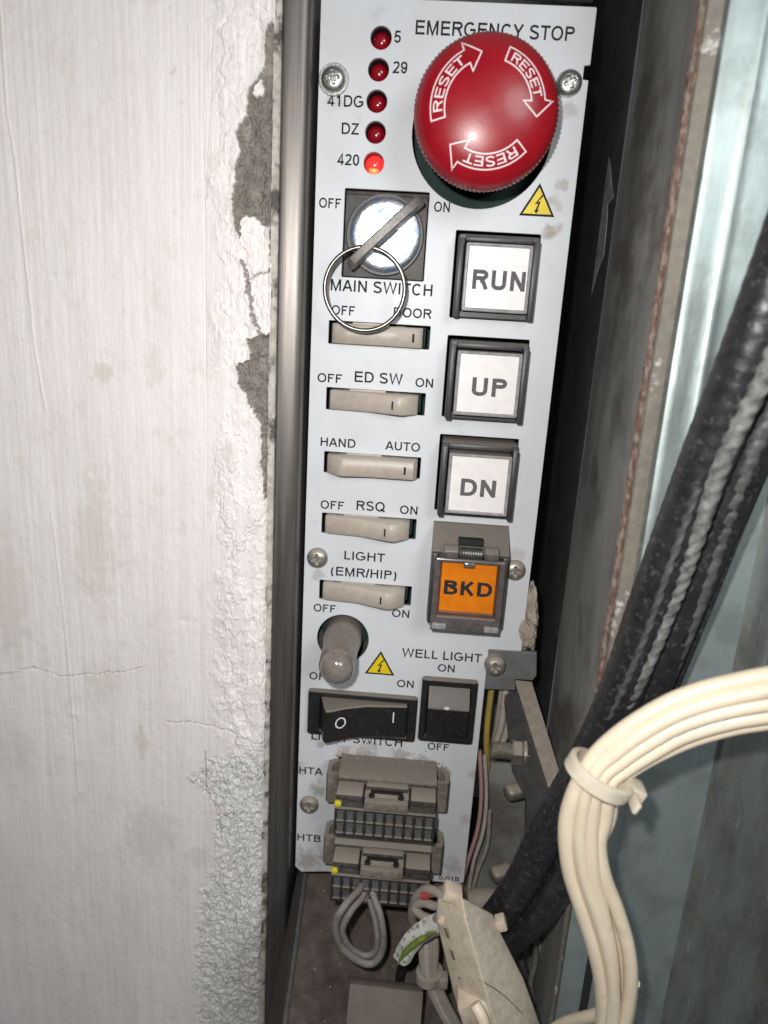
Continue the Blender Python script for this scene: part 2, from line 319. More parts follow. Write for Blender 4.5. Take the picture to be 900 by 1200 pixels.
    if c == '3': return [arc(mo, .75, rr*.9, T-.75, 160, -90, 12), arc(mo, .27, rr, .27-B, 90, -165, 14)]
    if c == '8': return [arc(mo, .745, rr*.9, T-.745, 0, 360, 20), arc(mo, .27, rr, .27-B, 0, 360, 20)]
    if c == '/': return [[(.01+h, -.02), (w-.01-h, 1.02)]]
    if c == '(': return [arc(w*1.02, .38, w*.72, .64, 128, 232, 12, 2)]
    if c == ')': return [arc(-.02*w, .38, w*.72, .64, 52, -52, 12, 2)]
    if c == '-': return [[(.05, .34), (w-.05, .34)]]
    return []
def glyphs(s, bold=0.0):
    t = 0.165+bold; V = []; F = []; x0 = 0; lay = 0
    for c in s:
        for st in glyph(c, t):
            P = [Vector((p[0], p[1])) for p in st]; P = [p for i, p in enumerate(P) if i == 0 or (p-P[i-1]).length > 1e-4]
            n = len(P); closed = (P[0]-P[-1]).length < 1e-3 and n > 8
            if closed: P = P[:-1]; n -= 1
            base = len(V); lay += 1
            for i, p in enumerate(P):
                a = (p-P[i-1]).normalized() if (i or closed) else (P[1]-P[0]).normalized()
                b = (P[(i+1) % n]-p).normalized() if (i < n-1 or closed) else a
                nn = Vector((-(a+b).y, (a+b).x)); nn = nn.normalized() if nn.length > 1e-5 else Vector((-a.y, a.x)); k = 1/max(0.5, nn.dot(Vector((-a.y, a.x))))
                for sg in (-.5, .5): V.append((x0+p.x+nn.x*t*sg*k, p.y+nn.y*t*sg*k, (lay % 5)*0.004))
            for i in range(n if closed else n-1): j = (i+1) % n; F.append((base+2*i, base+2*j, base+2*j+1, base+2*i+1))
        x0 += ADV[c]/.716
    co = np.array(V); co[:, 0] -= co[:, 0].min(); return co, F
def text_mesh(s, wid, cap, bold=0.0, z=0.03):
    co, fa = glyphs(s, bold); mx = co.max(0)
    me = bpy.data.meshes.new('lettering'); me.from_pydata([((x/mx[0]*wid-wid/2)*S, y*cap*S, (z+q)*S) for x, y, q in co], [], fa); return me
def text(s, L, R, cap, parent, m='ink', z=0.0, bold=0.0, lift=0.04):
    a = at(*L, z); b = at(*R, z)
    return link('lettering', text_mesh(s, b.x-a.x, cap, bold, lift), m, parent, ((a.x+b.x)/2, (a.y+b.y)/2, z))
def dup(root, loc, parent=None):
    r = root.copy(); col.objects.link(r); place(r, parent or root.parent, loc)
    for ch in list(root.children):
        c = ch.copy(); col.objects.link(c); c.parent = r; ABS[c.name] = ABS[ch.name]-ABS[root.name]+Vector(loc)
    return r

# ================================================================== SETTING
# ---- numpy value noise
def vn(x, y, seed=0):
    xi = np.floor(x).astype(np.int64); yi = np.floor(y).astype(np.int64); fx = x-xi; fy = y-yi
    fx = fx*fx*(3-2*fx); fy = fy*fy*(3-2*fy)
    def h(a, b):
        n = (a*374761393+b*668265263+seed*982451653) & 0x7fffffff
        n = ((n ^ (n >> 13))*1274126177) & 0x7fffffff; return ((n ^ (n >> 16)) & 0xffff)/65535.0
    return (h(xi, yi)*(1-fx)+h(xi+1, yi)*fx)*(1-fy)+(h(xi, yi+1)*(1-fx)+h(xi+1, yi+1)*fx)*fy
def fbm(x, y, seed=0, o=5, g=0.55):
    s = 0; a = 1; t = 0
    for k in range(o): s = s+a*vn(x*2**k, y*2**k, seed+k*17); t += a; a *= g
    return s/t
def sdist(X, Y, poly):              # distance to an outline, negative inside
    d = np.full(X.shape, 1e9); ins = np.zeros(X.shape, bool); n = len(poly)
    for i in range(n):
        x0, y0 = poly[i]; x1, y1 = poly[(i+1) % n]; dx, dy = x1-x0, y1-y0
        t = np.clip(((X-x0)*dx+(Y-y0)*dy)/(dx*dx+dy*dy+1e-9), 0, 1)
        d = np.minimum(d, np.hypot(X-x0-t*dx, Y-y0-t*dy))
        c = ((y0 > Y) != (y1 > Y)) & (X < (x1-x0)*(Y-y0)/(y1-y0+1e-12)+x0); ins ^= c
    return np.where(ins, -d, d)
def ldist(X, Y, pl):
    d = np.full(X.shape, 1e9)
    for (x0, y0), (x1, y1) in zip(pl[:-1], pl[1:]):
        dx, dy = x1-x0, y1-y0; t = np.clip(((X-x0)*dx+(Y-y0)*dy)/(dx*dx+dy*dy+1e-9), 0, 1)
        d = np.minimum(d, np.hypot(X-x0-t*dx, Y-y0-t*dy))
    return d
ZW = 8.0
def pl(pts, ox=0, oy=0, sc=1): return [tuple(at(ox+x/sc, oy+y/sc, ZW)[:2]) for x, y in pts]
def sstep(a, b, x): t = np.clip((x-a)/(b-a), 0, 1); return t*t*(3-2*t)
xs = np.concatenate([np.arange(-150, -92, 2.0), np.arange(-92, -36, 0.30), np.arange(-36, -10.9, 0.14)])
ys = np.concatenate([np.arange(60, 6, -2.0), np.arange(6, -385, -0.30)])
X, Y = np.meshgrid(xs, ys)
edge = -11.0+0.0*X
wx = (fbm(X*0.35, Y*0.35, 3)-0.5)*3.2; wy = (fbm(X*0.35, Y*0.35, 9)-0.5)*3.2
fine = (fbm(X*1.2, Y*1.2, 21)-0.5)
pA = pl([(705, 60), (745, 60), (745, 660), (716, 690), (704, 600), (665, 568), (640, 570), (637, 640), (617, 600), (612, 520), (620, 440), (634, 400), (624, 345), (650, 300), (652, 225), (690, 190), (700, 120)], 0, 0, 2.25)
pB = pl([(330, 595), (390, 578), (460, 572), (470, 960), (462, 1300), (412, 1300), (400, 1100), (395, 970), (352, 880), (305, 800), (284, 712), (352, 672)], 200, 240, 3.75)
pC = pl([(445, 620), (500, 575), (640, 560), (640, 1300), (480, 1300), (462, 1100), (470, 900), (520, 800), (500, 680)], 0, 600, 2)
pI = pl([(665, 250), (672, 215), (690, 210), (697, 240), (682, 256)], 0, 0, 2.25)
dA = sdist(X+wx*0.6, Y+wy*0.6, pA); dB = sdist(X+wx*0.6, Y+wy*0.6, pB); dC = sdist(X+wx*2, Y+wy*2, pC); dI = sdist(X+wx*0.3, Y+wy*0.3, pI)
dAB = np.minimum(dA, dB); dAB = np.maximum(dAB, -dI)
dAB = dAB+fine*1.6
mort = 1-sstep(-0.12, 0.10, dAB)
rough = 1-sstep(-1.5, 1.5, dC+fine*3)
cr1 = pl([(636, 690), (648, 735), (662, 780), (668, 840), (690, 890), (715, 880)], 0, 0, 2.25)
cr2 = pl([(650, 735), (690, 722), (716, 715)], 0, 0, 2.25)
cr3 = pl([(-200, 385), (0, 380), (80, 365), (140, 385), (250, 378), (340, 365)], 0, 600, 2)
cr4 = pl([(390, 490), (460, 494), (530, 510), (575, 530), (625, 542)], 0, 600, 2)
cr5 = pl([(480, 560), (485, 650), (515, 715), (520, 770)], 0, 600, 2)
jx = (fbm(X*1.3, Y*1.3, 101)-0.5)*2.6; jy = (fbm(X*1.3, Y*1.3, 103)-0.5)*2.6
c1 = np.minimum(ldist(X+wx*0.6+jx, Y+wy*0.6+jy, cr1)-0.2-0.6*vn(Y*0.35, X*0.2, 5), ldist(X+wx*0.5+jx, Y+wy*0.5+jy, cr2)-0.05-0.3*vn(Y*0.5, X*0.5, 6))
c2 = np.minimum(np.minimum(ldist(X+wx*0.3+jx*.3, Y+wy*0.5+jy*.4, cr3), ldist(X+wx*0.3+jx*.3, Y+wy*0.5+jy*.5, cr4)), ldist(X+wx*0.2, Y+wy*0.2, cr5)-0.02)
crack = np.maximum(1-sstep(0, 0.3, c1), 0.75*(1-sstep(0.04, 0.24, c2)))
ridge1 = ldist(X, Y, pl([(0, 0), (20, 300), (40, 420), (62, 640), (90, 900), (120, 1080)], 0, 0, 2.25))
ridge2 = ldist(X, Y, pl([(120, 0), (150, 250), (163, 380), (172, 500), (184, 660)], 0, 600, 2))
sc1 = ldist(X+wx*0.03, Y, pl([(537, -60), (533, 300), (541, 620), (541, 1000)], 0, 0, 2.25))
sc1b = ldist(X+wx*0.25, Y, pl([(560, 60), (548, 380), (538, 620)], 0, 0, 2.25))
sc2 = ldist(X+wx*0.03, Y, pl([(155, 300), (155, 700), (160, 1400)], 200, 240, 3.75))
sc3 = ldist(X+wx*0.05, Y, pl([(484, -300), (484, 200), (484, 520)], 0, 600, 2))
Z = np.full(X.shape, ZW)
Z += (fbm(X*0.7+wx*.3, Y*0.02, 31, 4)-0.5)*0.14+(fbm(X*2.6, Y*0.05, 35, 3)-0.5)*0.09*(0.4+1.2*vn(X*.06, Y*.03, 77))
Z += (fbm(X*0.5, Y*0.4, 33, 5)-0.5)*0.20      # brush strokes
Z += (fbm(X*0.05, Y*0.02, 41, 3)-0.5)*0.9
Z += 0.30*np.exp(-(ridge1/0.28)**2)*(0.6+0.8*vn(X*0.2, Y*0.25, 5))+0.22*np.exp(-(ridge2/0.28)**2)
Z -= 0.22*np.exp(-(sc1/0.14)**2)+0.16*np.exp(-(sc1b/0.16)**2)+0.13*np.exp(-(sc2/0.12)**2)+0.12*np.exp(-(sc3/0.12)**2)
# lumpy, layered plaster towards the jamb
band = sstep(-31, -22, X+wx*1.5)
lay = fbm(X*0.13+wx*0.1, Y*0.055, 51, 4); step = sstep(0.50, 0.515, lay)+sstep(0.60, 0.612, lay)+sstep(0.42, 0.43, lay)
Z += band*(0.42*step+(fbm(X*0.45, Y*0.3, 57, 4)-0.5)*0.45)
bub = fbm(X*0.55, Y*0.55, 71, 4); Z += band*0.30*sstep(0.61, 0.66, bub)
Z += rough*((fbm(X*0.5, Y*0.5, 61, 5, 0.7)-0.5)*2.6+(np.abs(fbm(X*1.1, Y*1.1, 63, 4)-0.5))*-2.0+0.2)
Z += (0.6*np.exp(-np.maximum(dAB, 0)/0.9))*(dAB > 0)*vn(X*0.3, Y*0.3, 13)*1.6                        # lifted paint edge
Z += mort*(-1.9+(fbm(X*0.35, Y*0.35, 83, 4, 0.6)-0.5)*2.6+(fbm(X*1.1, Y*1.1, 81, 5, 0.75)-0.5)*1.6)
Z -= crack*0.9*(1-mort)
rim = sstep(-11.9, -11.0, X+fine*0.6); Z -= rim*0.9
for (sx, sy, sr, sd) in [(175, 475, 9, .25), (430, 255, 6, -.3)]:
    q = at(sx/2, 600+sy/2, ZW) if sx > 400 else at(sx/2, 600+sy/2, ZW); Z += sd*np.exp(-(((X-q.x)**2+((Y-q.y)*2)**2)/4))
nx, ny = len(xs), len(ys)
co = np.stack([X, Y, Z], -1).reshape(-1, 3)*S
idx = np.arange(nx*ny).reshape(ny, nx)
quads = np.stack([idx[1:, :-1], idx[1:, 1:], idx[:-1, 1:], idx[:-1, :-1]], -1).reshape(-1, 4)
me = bpy.data.meshes.new('wall'); me.vertices.add(nx*ny); me.vertices.foreach_set('co', co.ravel())
me.loops.add(quads.size); me.loops.foreach_set('vertex_index', quads.ravel().astype(np.int32))
me.polygons.add(len(quads)); me.polygons.foreach_set('loop_start', np.arange(0, quads.size, 4, dtype=np.int32))
me.polygons.foreach_set('use_smooth', np.ones(len(quads), bool)); me.update(calc_edges=True)
def blob(px, py, rx, ry, sd=0):
    q = at(px, py, ZW); r = np.sqrt(((X-q.x)/rx)**2+((Y-q.y)/ry)**2)+(fbm(X*0.5, Y*0.3, 90+sd)-0.5)*1.3; return 1-sstep(0.5, 1.1, r)
stain = np.maximum.reduce([blob(120, 440, 4, 4, 1)*.8, blob(180, 430, 3.5, 8, 2)*.5, blob(175, 975, 10, 15, 3)*.55, blob(115, 640, 9, 26, 4)*.5, blob(165, 870, 3, 8, 5)*.7, blob(12, 700, 7, 30, 6)*.55, blob(118, 800, 7, 10, 7)*.45, blob(232, 1005, 5, 6, 8)*.6, blob(20, 880, 8, 14, 9)*.4])
dirt = np.maximum(crack, 0)
for nm, arr in (('mortar', mort), ('stain', stain), ('crack', dirt), ('flaky', rough)):
    at_ = me.attributes.new(nm, 'FLOAT', 'POINT'); at_.data.foreach_set('value', arr.ravel().astype(np.float32))
def wall_mat():
    m = bpy.data.materials.new('plaster'); m.use_nodes = True; nt = m.node_tree; N = nt.nodes; L = nt.links; b = N['Principled BSDF']
    tc = N.new('ShaderNodeTexCoord'); b.inputs['Roughness'].default_value = 0.62
    def mp(s):
        q = N.new('ShaderNodeMapping'); q.inputs['Scale'].default_value = [1000*k for k in s]; L.new(tc.outputs['Object'], q.inputs[0]); return q
    def nz(s, st=(1, 1, 1), d=6):
        n = N.new('ShaderNodeTexNoise'); n.inputs['Scale'].default_value = s; n.inputs['Detail'].default_value = d; n.inputs['Roughness'].default_value = 0.65
        L.new(mp(st).outputs[0], n.inputs['Vector']); return n.outputs[0]
    def mr(src, a, bb, lo=0., hi=1.):
        r = N.new('ShaderNodeMapRange'); r.inputs[1].default_value = a; r.inputs[2].default_value = bb; r.inputs[3].default_value = lo; r.inputs[4].default_value = hi; L.new(src, r.inputs[0]); return r.outputs[0]
    def mix(fac, a, c):
        x = N.new('ShaderNodeMix'); x.data_type = 'RGBA'; L.new(fac, x.inputs[0])
        for s_, k in ((a, 6), (c, 7)):
            if isinstance(s_, tuple): x.inputs[k].default_value = (*s_, 1)
            else: L.new(s_, x.inputs[k])
        return x.outputs[2]
    def attr(n):
        a = N.new('ShaderNodeAttribute'); a.attribute_name = n; return a.outputs['Fac']
    c = mix(mr(nz(0.7, (1, 0.02, 1)), 0.40, 0.68), (0.86, 0.815, 0.79), (0.77, 0.715, 0.69))
    c = mix(mr(nz(2.4, (1, 0.03, 1), 3), 0.50, 0.72, 0, 0.40), c, (0.66, 0.60, 0.57))
    c = mix(mr(nz(0.035, (1, 0.6, 1)), 0.45, 0.7, 0, 0.5), c, (0.73, 0.68, 0.65))
    c = mix(mr(nz(0.45), 0.63, 0.68, 0, 0.25), c, (0.42, 0.39, 0.36))
    c = mix(mr(attr('stain'), 0, 1, 0, 0.42), c, (0.46, 0.39, 0.28))
    fl = mix(mr(nz(0.6), 0.42, 0.6), (0.70, 0.685, 0.67), (0.47, 0.47, 0.45)); c = mix(mr(attr('flaky'), 0, 1, 0, 0.85), c, fl)
    mo = mix(mr(nz(0.35), 0.35, 0.65), (0.155, 0.142, 0.125), (0.24, 0.215, 0.185)); mo = mix(mr(nz(2.2), 0.58, 0.68, 0, 0.6), mo, (0.36, 0.34, 0.31)); mo = mix(mr(nz(0.3), 0.55, 0.66, 0, 0.5), mo, (0.20, 0.14, 0.10)); mo = mix(mr(nz(0.9), 0.60, 0.66, 0, 0.8), mo, (0.06, 0.055, 0.05))
    c = mix(attr('mortar'), c, mo); c = mix(mr(attr('crack'), 0, 1, 0, 0.8), c, (0.12, 0.10, 0.085))
    c = mix(mr(nz(0.12, (1, 0.7, 1), 8), 0.56, 0.66, 0, 0.30), c, (0.62, 0.56, 0.46))
    c = mix(mr(nz(1.1, (1, 1, 1), 4), 0.70, 0.73, 0, 0.6), c, (0.30, 0.27, 0.24))
    L.new(c, b.inputs['Base Color'])
    bp = N.new('ShaderNodeBump'); bp.inputs['Strength'].default_value = 0.5; bp.inputs['Distance'].default_value = 0.00025
    L.new(nz(1.4, (1, 0.5, 1)), bp.inputs['Height']); L.new(bp.outputs[0], b.inputs['Normal']); return m
M['plaster'] = wall_mat(); me.materials.append(M['plaster'])
wall = bpy.data.objects.new('wall', me); col.objects.link(wall); place(wall, None, (0, 0, 0)); wall['kind'] = 'structure'
wall['label'] = 'white brushed plaster wall with chipped edge and bare grey mortar'

# ---- steel jamb between wall and panel
t = thing('steel_jamb', 'tall dark steel jamb strip between the white plaster wall and the control panel', 'jamb', (-6, -380, 6))
pr = [(-9.15, 6.0), (-8.95, 6.5), (-8.6, 6.6), (-6.8, 6.35), (-4.0, 6.1), (-2.5, 5.7), (-1.9, 5.0), (-1.55, 2.4), (-1.2, -3), (-0.9, -20), (-0.6, -60)]
def jamb_x(y): return 0
MB().prism_y([(x+6, z-6) for x, z in pr], 0, 440, 8).obj('strip', 'steel_strip', t, (-6, -380, 6))
mb = MB(); rows = []
for k in range(441):
    y = 60-k; j = (mnoise.noise((0, y*0.25, 3))+0.6*mnoise.noise((4, y*0.9, 3)))*0.28
    rows.append([(-11.5, y, 3.0), (-11.35+j, y, 7.55), (-9.75, y, 7.75+j*0.3), (-9.3+j*0.4, y, 7.3), (-9.2, y, 3)])
mb.loops(rows, closed=False, cap=False).obj('painted_edge', 'strip_edge', t, (0, 0, 0))

# ---- cabinet behind, side, floor, top plate
def struct(o, label): o['kind'] = 'structure'; o['label'] = label; return o
mb = MB(); pr = [(90.2, 43.0), (90.4, 36), (90.9, 20), (90.9, -10), (90.4, -58), (88, -60)]
rows = []
for k in range(111):
    y = 60-k*4; rows.append([(x+0.7*mnoise.noise((y*0.02, z*0.05, 2)), y, z) for x, z in ((90.2+((90.6-90.2)*min(1, i/6)), 43-i*58/24) for i in range(25))])
struct(mb.loops(rows, closed=False, cap=False).obj('cabinet_side_wall', 'cabinet_steel'), 'dark stained steel side wall of the cabinet right of the panel')
struct(MB().prism_y([(90.1, -14.5), (89.6, -15.2), (88.9, -40), (88.6, -116)], -380, 60, 20).obj('cabinet_inner_wall', 'shade_liner'), 'near black inner liner of the cabinet side that also deepens the shade right of the panel')  # inner strip coloured near black to deepen the shade beside the panel edge
struct(MB().box(-30, 100, -380, 60, -118, -114).obj('cabinet_back_wall', 'cabinet_steel'), 'dark back wall of the cabinet behind the panel')
mb = MB(); rows = []
for k in range(61):
    s_ = k/60; y = -297-s_*78; z = -17+s_*110; rows.append([(x+0.0, y+0.5*mnoise.noise((x*0.2, y*0.2, 1)), z+0.5*mnoise.noise((x*0.15, y*0.15, 7))) for x in np.linspace(2.3, 74, 50)])
rows = [[(x, -294, -62) for x in np.linspace(2.3, 74, 50)]]+rows
struct(mb.loops(rows, closed=False, cap=False).obj('cabinet_floor', 'dust_floor'), 'brown dust-covered sloping floor of the cabinet below the panel')
struct(MB().prism_y([(2.6, 60), (2.2, 40), (1.6, 20), (1.0, 0), (0.4, -60)], -400, -288, 4).obj('cabinet_left_wall', 'steel_strip'), 'dark steel left inner wall of the cabinet below the panel')
rows = []
for k in range(40):
    s_ = k/39; y = -296.3-s_*78; z = -17+s_*110
    rows.append([(1.6, y+0.3, z), (1.8, y+1.1, z+0.6), (2.6, y+1.3, z+0.7), (3.3, y+0.9, z+0.4), (3.5, y-0.2, z-0.1)])
t = thing('floor_lip', 'thin folded metal lip along the left edge of the dusty cabinet floor', 'metal edge', (2.5, -297, -17))
MB().loops([[Vector(p)-Vector((2.5, -297, -17)) for p in r] for r in rows], closed=False, cap=False).obj('fold', 'dark_steel', t, (2.5, -297, -17))
t = thing('upper_plate', 'grey green metal plate edge just above the top of the control panel', 'metal plate', (36, 2, 0))
MB().box(-37, 38, 0.6, 40, -3.0, 0.6, 0.4).obj('plate', 'upper_steel', t, (36, 2, 0))
MB().box(16, 33, 1.0, 6, 0.7, 3.6, 0.5).obj('clip', 'dark_steel', t, (36, 2, 0))

t = thing('peeling_film', 'pale peeling scrap of film stuck on the dark cabinet wall right of the warning triangle', 'film', (89.9, -60, 0))
pf_ = [(712, 178), (715, 190), (716, 210), (719, 232), (712, 240), (711, 262), (707, 300), (700, 318), (692, 350), (688, 346), (690, 305), (697, 262), (704, 215)]
def onx(px, py, X):
    d = RC @ Vector(((px-450)/FPX, (600-py)/FPX, -1.0)); k = (X-CAM[0])/d.x; return Vector((X, CAM[1]+k*d.y, CAM[2]+k*d.z))
q_ = [onx(a, b, 89.2) for a, b in pf_]; O = Vector((89.9, -60, 0))
MB().loops([[p-O for p in q_], [p-O+Vector((0.15, 0, 0)) for p in q_]]).obj('scrap', 'film', t, O)

# ---- galvanised panel right
t = thing('galvanised_panel', 'large blue grey galvanised steel sheet with vertical folds on the right', 'metal sheet', (125, -380, 45))
B0 = Vector((125, -380, 45))
def sheet(name, prof, m, nyy=44):
    rows = []
    for k in range(nyy+1):
        y = 60-k*440/nyy; rows.append([Vector((x, y, z+0.25*mnoise.noise((x*0.04, y*0.025, 5))))-B0 for x, z in prof])
    return MB().loops(rows, closed=False, cap=False).obj(name, m, t, B0)
sheet('seam_strip', [(90.6, 42.6), (91.2, 43.9), (92.5, 44.2), (94.4, 44.0), (95.0, 43.4)], 'seam_strip')
sheet('inner_fold', [(95.0, 43.3), (95.1, 44.4), (95.25, 45.0), (95.7, 45.3), (97.2, 45.35), (99.5, 45.3), (101.8, 45.25), (102.3, 45.5), (102.9, 45.6), (103.6, 45.5), (104.2, 45.2), (105.6, 45.1), (110, 45.0), (118, 45.0), (124, 45.2)], 'zinc')
sheet('outer_face', [(124, 45.2), (124.6, 45.7), (125.2, 46.3), (126.4, 46.4), (135, 45.2), (150, 43.5), (180, 40)], 'zinc_dirty')
MB().box(91.0-125, 98.0-125, -370+380, -222+380, 44.35-45, 46.6-45, 0.3).obj('lower_strip', 'zinc', t, B0)
MB().box(98.1-125, 100.6-125, -375+380, -236+380, 44-45, 46.2-45, 0.1).obj('slot', 'gap_black', t, B0)
# rusty edge along the seam, a ragged bead
rows = []
for k in range(345):
    y = 60-k*0.8; r = 0.95+0.35*mnoise.noise((1, y*0.35, 2))+0.25*mnoise.noise((5, y*1.1, 2)); cx = 90.0+0.25*mnoise.noise((9, y*0.1, 0))
    rows.append([Vector((cx+r*0.95*math.cos(a), y, 43.2+r*1.1*math.sin(a)))-B0 for a in np.linspace(0, 2*PI, 9)[:-1]])
MB().loops(rows, closed=True).obj('rusty_edge', 'rust', t, B0)

# ================================================================== CONTROL PANEL
PB = Vector((37.5, -287, 0))
panel = thing('control_panel', 'white lift control panel with red emergency stop button, keys and rocker switches', 'control panel', PB)
out = [(0.6, 0.9), (74.8, 0.9), (75.0, 0.4), (75, -13.0), (73.4, -13.2), (73.4, -16.6), (75, -16.8), (75, -190), (64.0, -190.2), (63.8, -286), (62.8, -287), (12, -287), (2.5, -288.2), (0, -286), (0, 0)]
xl, xr = 5.37, 36.43; tops = [-85.08, -105.35, -125.71, -146.16, -169.62]; sh = 6.9
bx0, bx1 = 41.85, 66.61; btops = [-57.34, -87.33, -117.70]
leds = [at(*p, 0) for p in ((446.5, 44), (443.5, 81.5), (441.5, 118.5), (440, 155), (438, 191))]
holes = [rrect(xl, xr, tt-sh, tt, 0.3) for tt in tops]+[rrect(bx0, bx1, tt-24.76, tt, 0.4) for tt in btops]
holes += [rrect(8.67, 33.35, -72.25, -47.57, 0.4), circ(46.9, -31.6, 19.7, 72), circ(14.1, -190.6, 8.9, 48)]
holes += [circ(q.x, q.y, 2.95, 28) for q in leds]
holes += [rrect(42.2, 66.2, -176, -146.4, 0.3), rrect(6, 38, -226, -212, .3), rrect(43, 60, -225.5, -204, .3)]
for hy in (-247.0, -272): holes.append(rrect(14.5, 50, hy-7, hy+10, 0.3))
def smudges(m, spots):
    nt = m.node_tree; N = nt.nodes; L = nt.links; b = N['Principled BSDF']; src = b.inputs['Base Color'].links[0].from_socket
    tc = N.new('ShaderNodeTexCoord'); nz = N.new('ShaderNodeTexNoise'); nz.inputs['Scale'].default_value = 350; nz.inputs['Detail'].default_value = 6; L.new(tc.outputs['Object'], nz.inputs['Vector'])
    for x, y, r, k, c in spots:
        vd = N.new('ShaderNodeVectorMath'); vd.operation = 'DISTANCE'; L.new(tc.outputs['Object'], vd.inputs[0]); vd.inputs[1].default_value = (x*S, y*S, 0)
        ad = N.new('ShaderNodeMath'); ad.operation = 'MULTIPLY_ADD'; L.new(nz.outputs[0], ad.inputs[0]); ad.inputs[1].default_value = r*S*2.4; L.new(vd.outputs['Value'], ad.inputs[2])
        mr = N.new('ShaderNodeMapRange'); mr.inputs[1].default_value = r*S*1.45; mr.inputs[2].default_value = r*S*2.1; mr.inputs[3].default_value = k; mr.inputs[4].default_value = 0; L.new(ad.outputs[0], mr.inputs[0])
        mx = N.new('ShaderNodeMix'); mx.data_type = 'RGBA'; L.new(mr.outputs[0], mx.inputs[0]); L.new(src, mx.inputs[6]); mx.inputs[7].default_value = (*c, 1); src = mx.outputs[2]
    L.new(src, b.inputs['Base Color'])
sm_c = (0.26, 0.21, 0.16); spots = []
for px, py, r, k in ((643, 272, 3.0, .75), (650, 236, 3.4, .45), (660, 215, 2.5, .5), (668, 128, 3.5, .4), (655, 268, 2.0, .6), (391, 118, 3, .35), (372, 675, 3, .4), (404, 885, 4, .75), (430, 882, 5, .6), (470, 888, 5, .55), (376, 872, 2.4, .6), (497, 890, 4, .5), (372, 925, 4, .6), (358, 1008, 7, .6), (385, 1000, 5, .5), (556, 910, 3, .4), (530, 1015, 5, .45), (545, 960, 3, .35), (605, 650, 4, .3), (520, 905, 3, .6), (432, 700, 4, .25), (350, 900, 4, .35)):
    q = at(px, py, 0); spots.append((q.x, q.y, r, k, sm_c))
smudges(M['white_paint'], spots)
plate('faceplate', [out]+holes, -1.2, 0, 'white_paint', panel, bev=0.18)
MB().box(1.5, 73, -189, -1, -15, -13.4).box(1.5, 61, -285, -189.1, -15, -13.4).obj('circuit_board', 'board_green', panel)
MB().box(3, 62, -285, -190, -13, -9).obj('switch_body', 'dusty_black', panel)
TL = [("5", (461.8, 50.2), (469.5, 50.4), 3.0), ("29", (459.4, 85.7), (477, 86.5), 3.0), ("41DG", (382.9, 124.4), (425.6, 126), 3.0), ("DZ", (400.2, 157.2), (420.7, 158), 3.0),
      ("420", (394.4, 193.2), (420.7, 194.3), 3.0), ("EMERGENCY STOP", (486.5, 43.5), (672.7, 45.2), 3.5), ("OFF", (373.8, 243.6), (399.3, 244.3), 2.75), ("ON", (508.3, 248.1), (526.8, 248.9), 2.75),
      ("MAIN SWITCH", (387.3, 341.4), (506.4, 346.3), 3.35), ("OFF", (388.4, 368.7), (415.8, 370), 2.8), ("DOOR", (461, 371.6), (505.4, 373.3), 2.8),
      ("OFF", (372, 447.7), (400.5, 449), 2.75), ("ED SW", (415.4, 448), (471.6, 450.4), 3.3), ("ON", (486.5, 453.4), (507.2, 454.3), 2.75),
      ("HAND", (375.6, 522.7), (416.5, 524.8), 2.8), ("AUTO", (451.3, 527.3), (491.9, 529.1), 2.8), ("OFF", (375.6, 596), (403, 597.4), 2.8), ("RSQ", (417.6, 597.8), (451.3, 599.6), 3.2), ("ON", (468.4, 602), (489, 603.2), 2.8),
      ("LIGHT", (403.3, 656), (450.9, 658.4), 3.0), ("(EMR/HIP)", (387.6, 674.6), (464.4, 678.6), 3.1), ("OFF", (367.4, 716.4), (393.3, 718), 2.8), ("ON", (459.1, 722.8), (479.4, 724.1), 2.8),
      ("WELL LIGHT", (470.8, 769.4), (564, 776.5), 3.2), ("ON", (512.8, 786.6), (532.4, 788), 2.8), ("ON", (465, 804.9), (484.6, 806.2), 2.8), ("OFF", (362.5, 796), (389, 797.6), 2.8),
      ("LIGHT SWITCH", (364.8, 867.5), (471.2, 874.3), 3.3), ("OFF", (500.9, 878.3), (525.8, 880), 2.8), ("HTA", (350.5, 906.5), (378, 908.6), 3.0), ("HTB", (348.3, 984.8), (375.8, 987), 3.1),
      ("0-01B", (514, 1030.5), (538, 1033), 1.9)]
for s_, a, b, c in TL: text(s_, a, b, c, panel)

# warning triangles
def triangle(px, py, wpx):
    q = at(px, py, 0); wd = (at(px+wpx/2, py, 0)-at(px-wpx/2, py, 0)).x; h = wd*0.87
    def tri(k): c = h/3; return [(-wd/2*k, -c*k), (wd/2*k, -c*k), (0, (h-c)*k)]
    q = q+Vector((0, -h*0.08, 0))
    o = plate('warning_sign', [tri(1.0)], 0.02, 0.10, 'ink', panel, q, label='yellow triangle with black lightning arrow')
    plate('yellow_field', [tri(0.80)], 0.10, 0.16, 'sign_yellow', o, q)
    u = wd/10.0
    z_ = [(0.9, 3.0), (-0.9, 0.35), (0.05, 0.55), (-0.55, -1.35), (-1.0, -1.2), (-0.25, -2.3), (0.45, -1.1), (0.0, -1.2), (0.75, 1.15), (-0.1, 0.95), (1.5, 3.0)]
    plate('lightning_bolt', [[(x*u, (y*0.95-0.1)*u) for x, y in z_]], 0.16, 0.19, 'ink', o, q)
triangle(630.5, 237.5, 42); triangle(445.5, 779, 35)

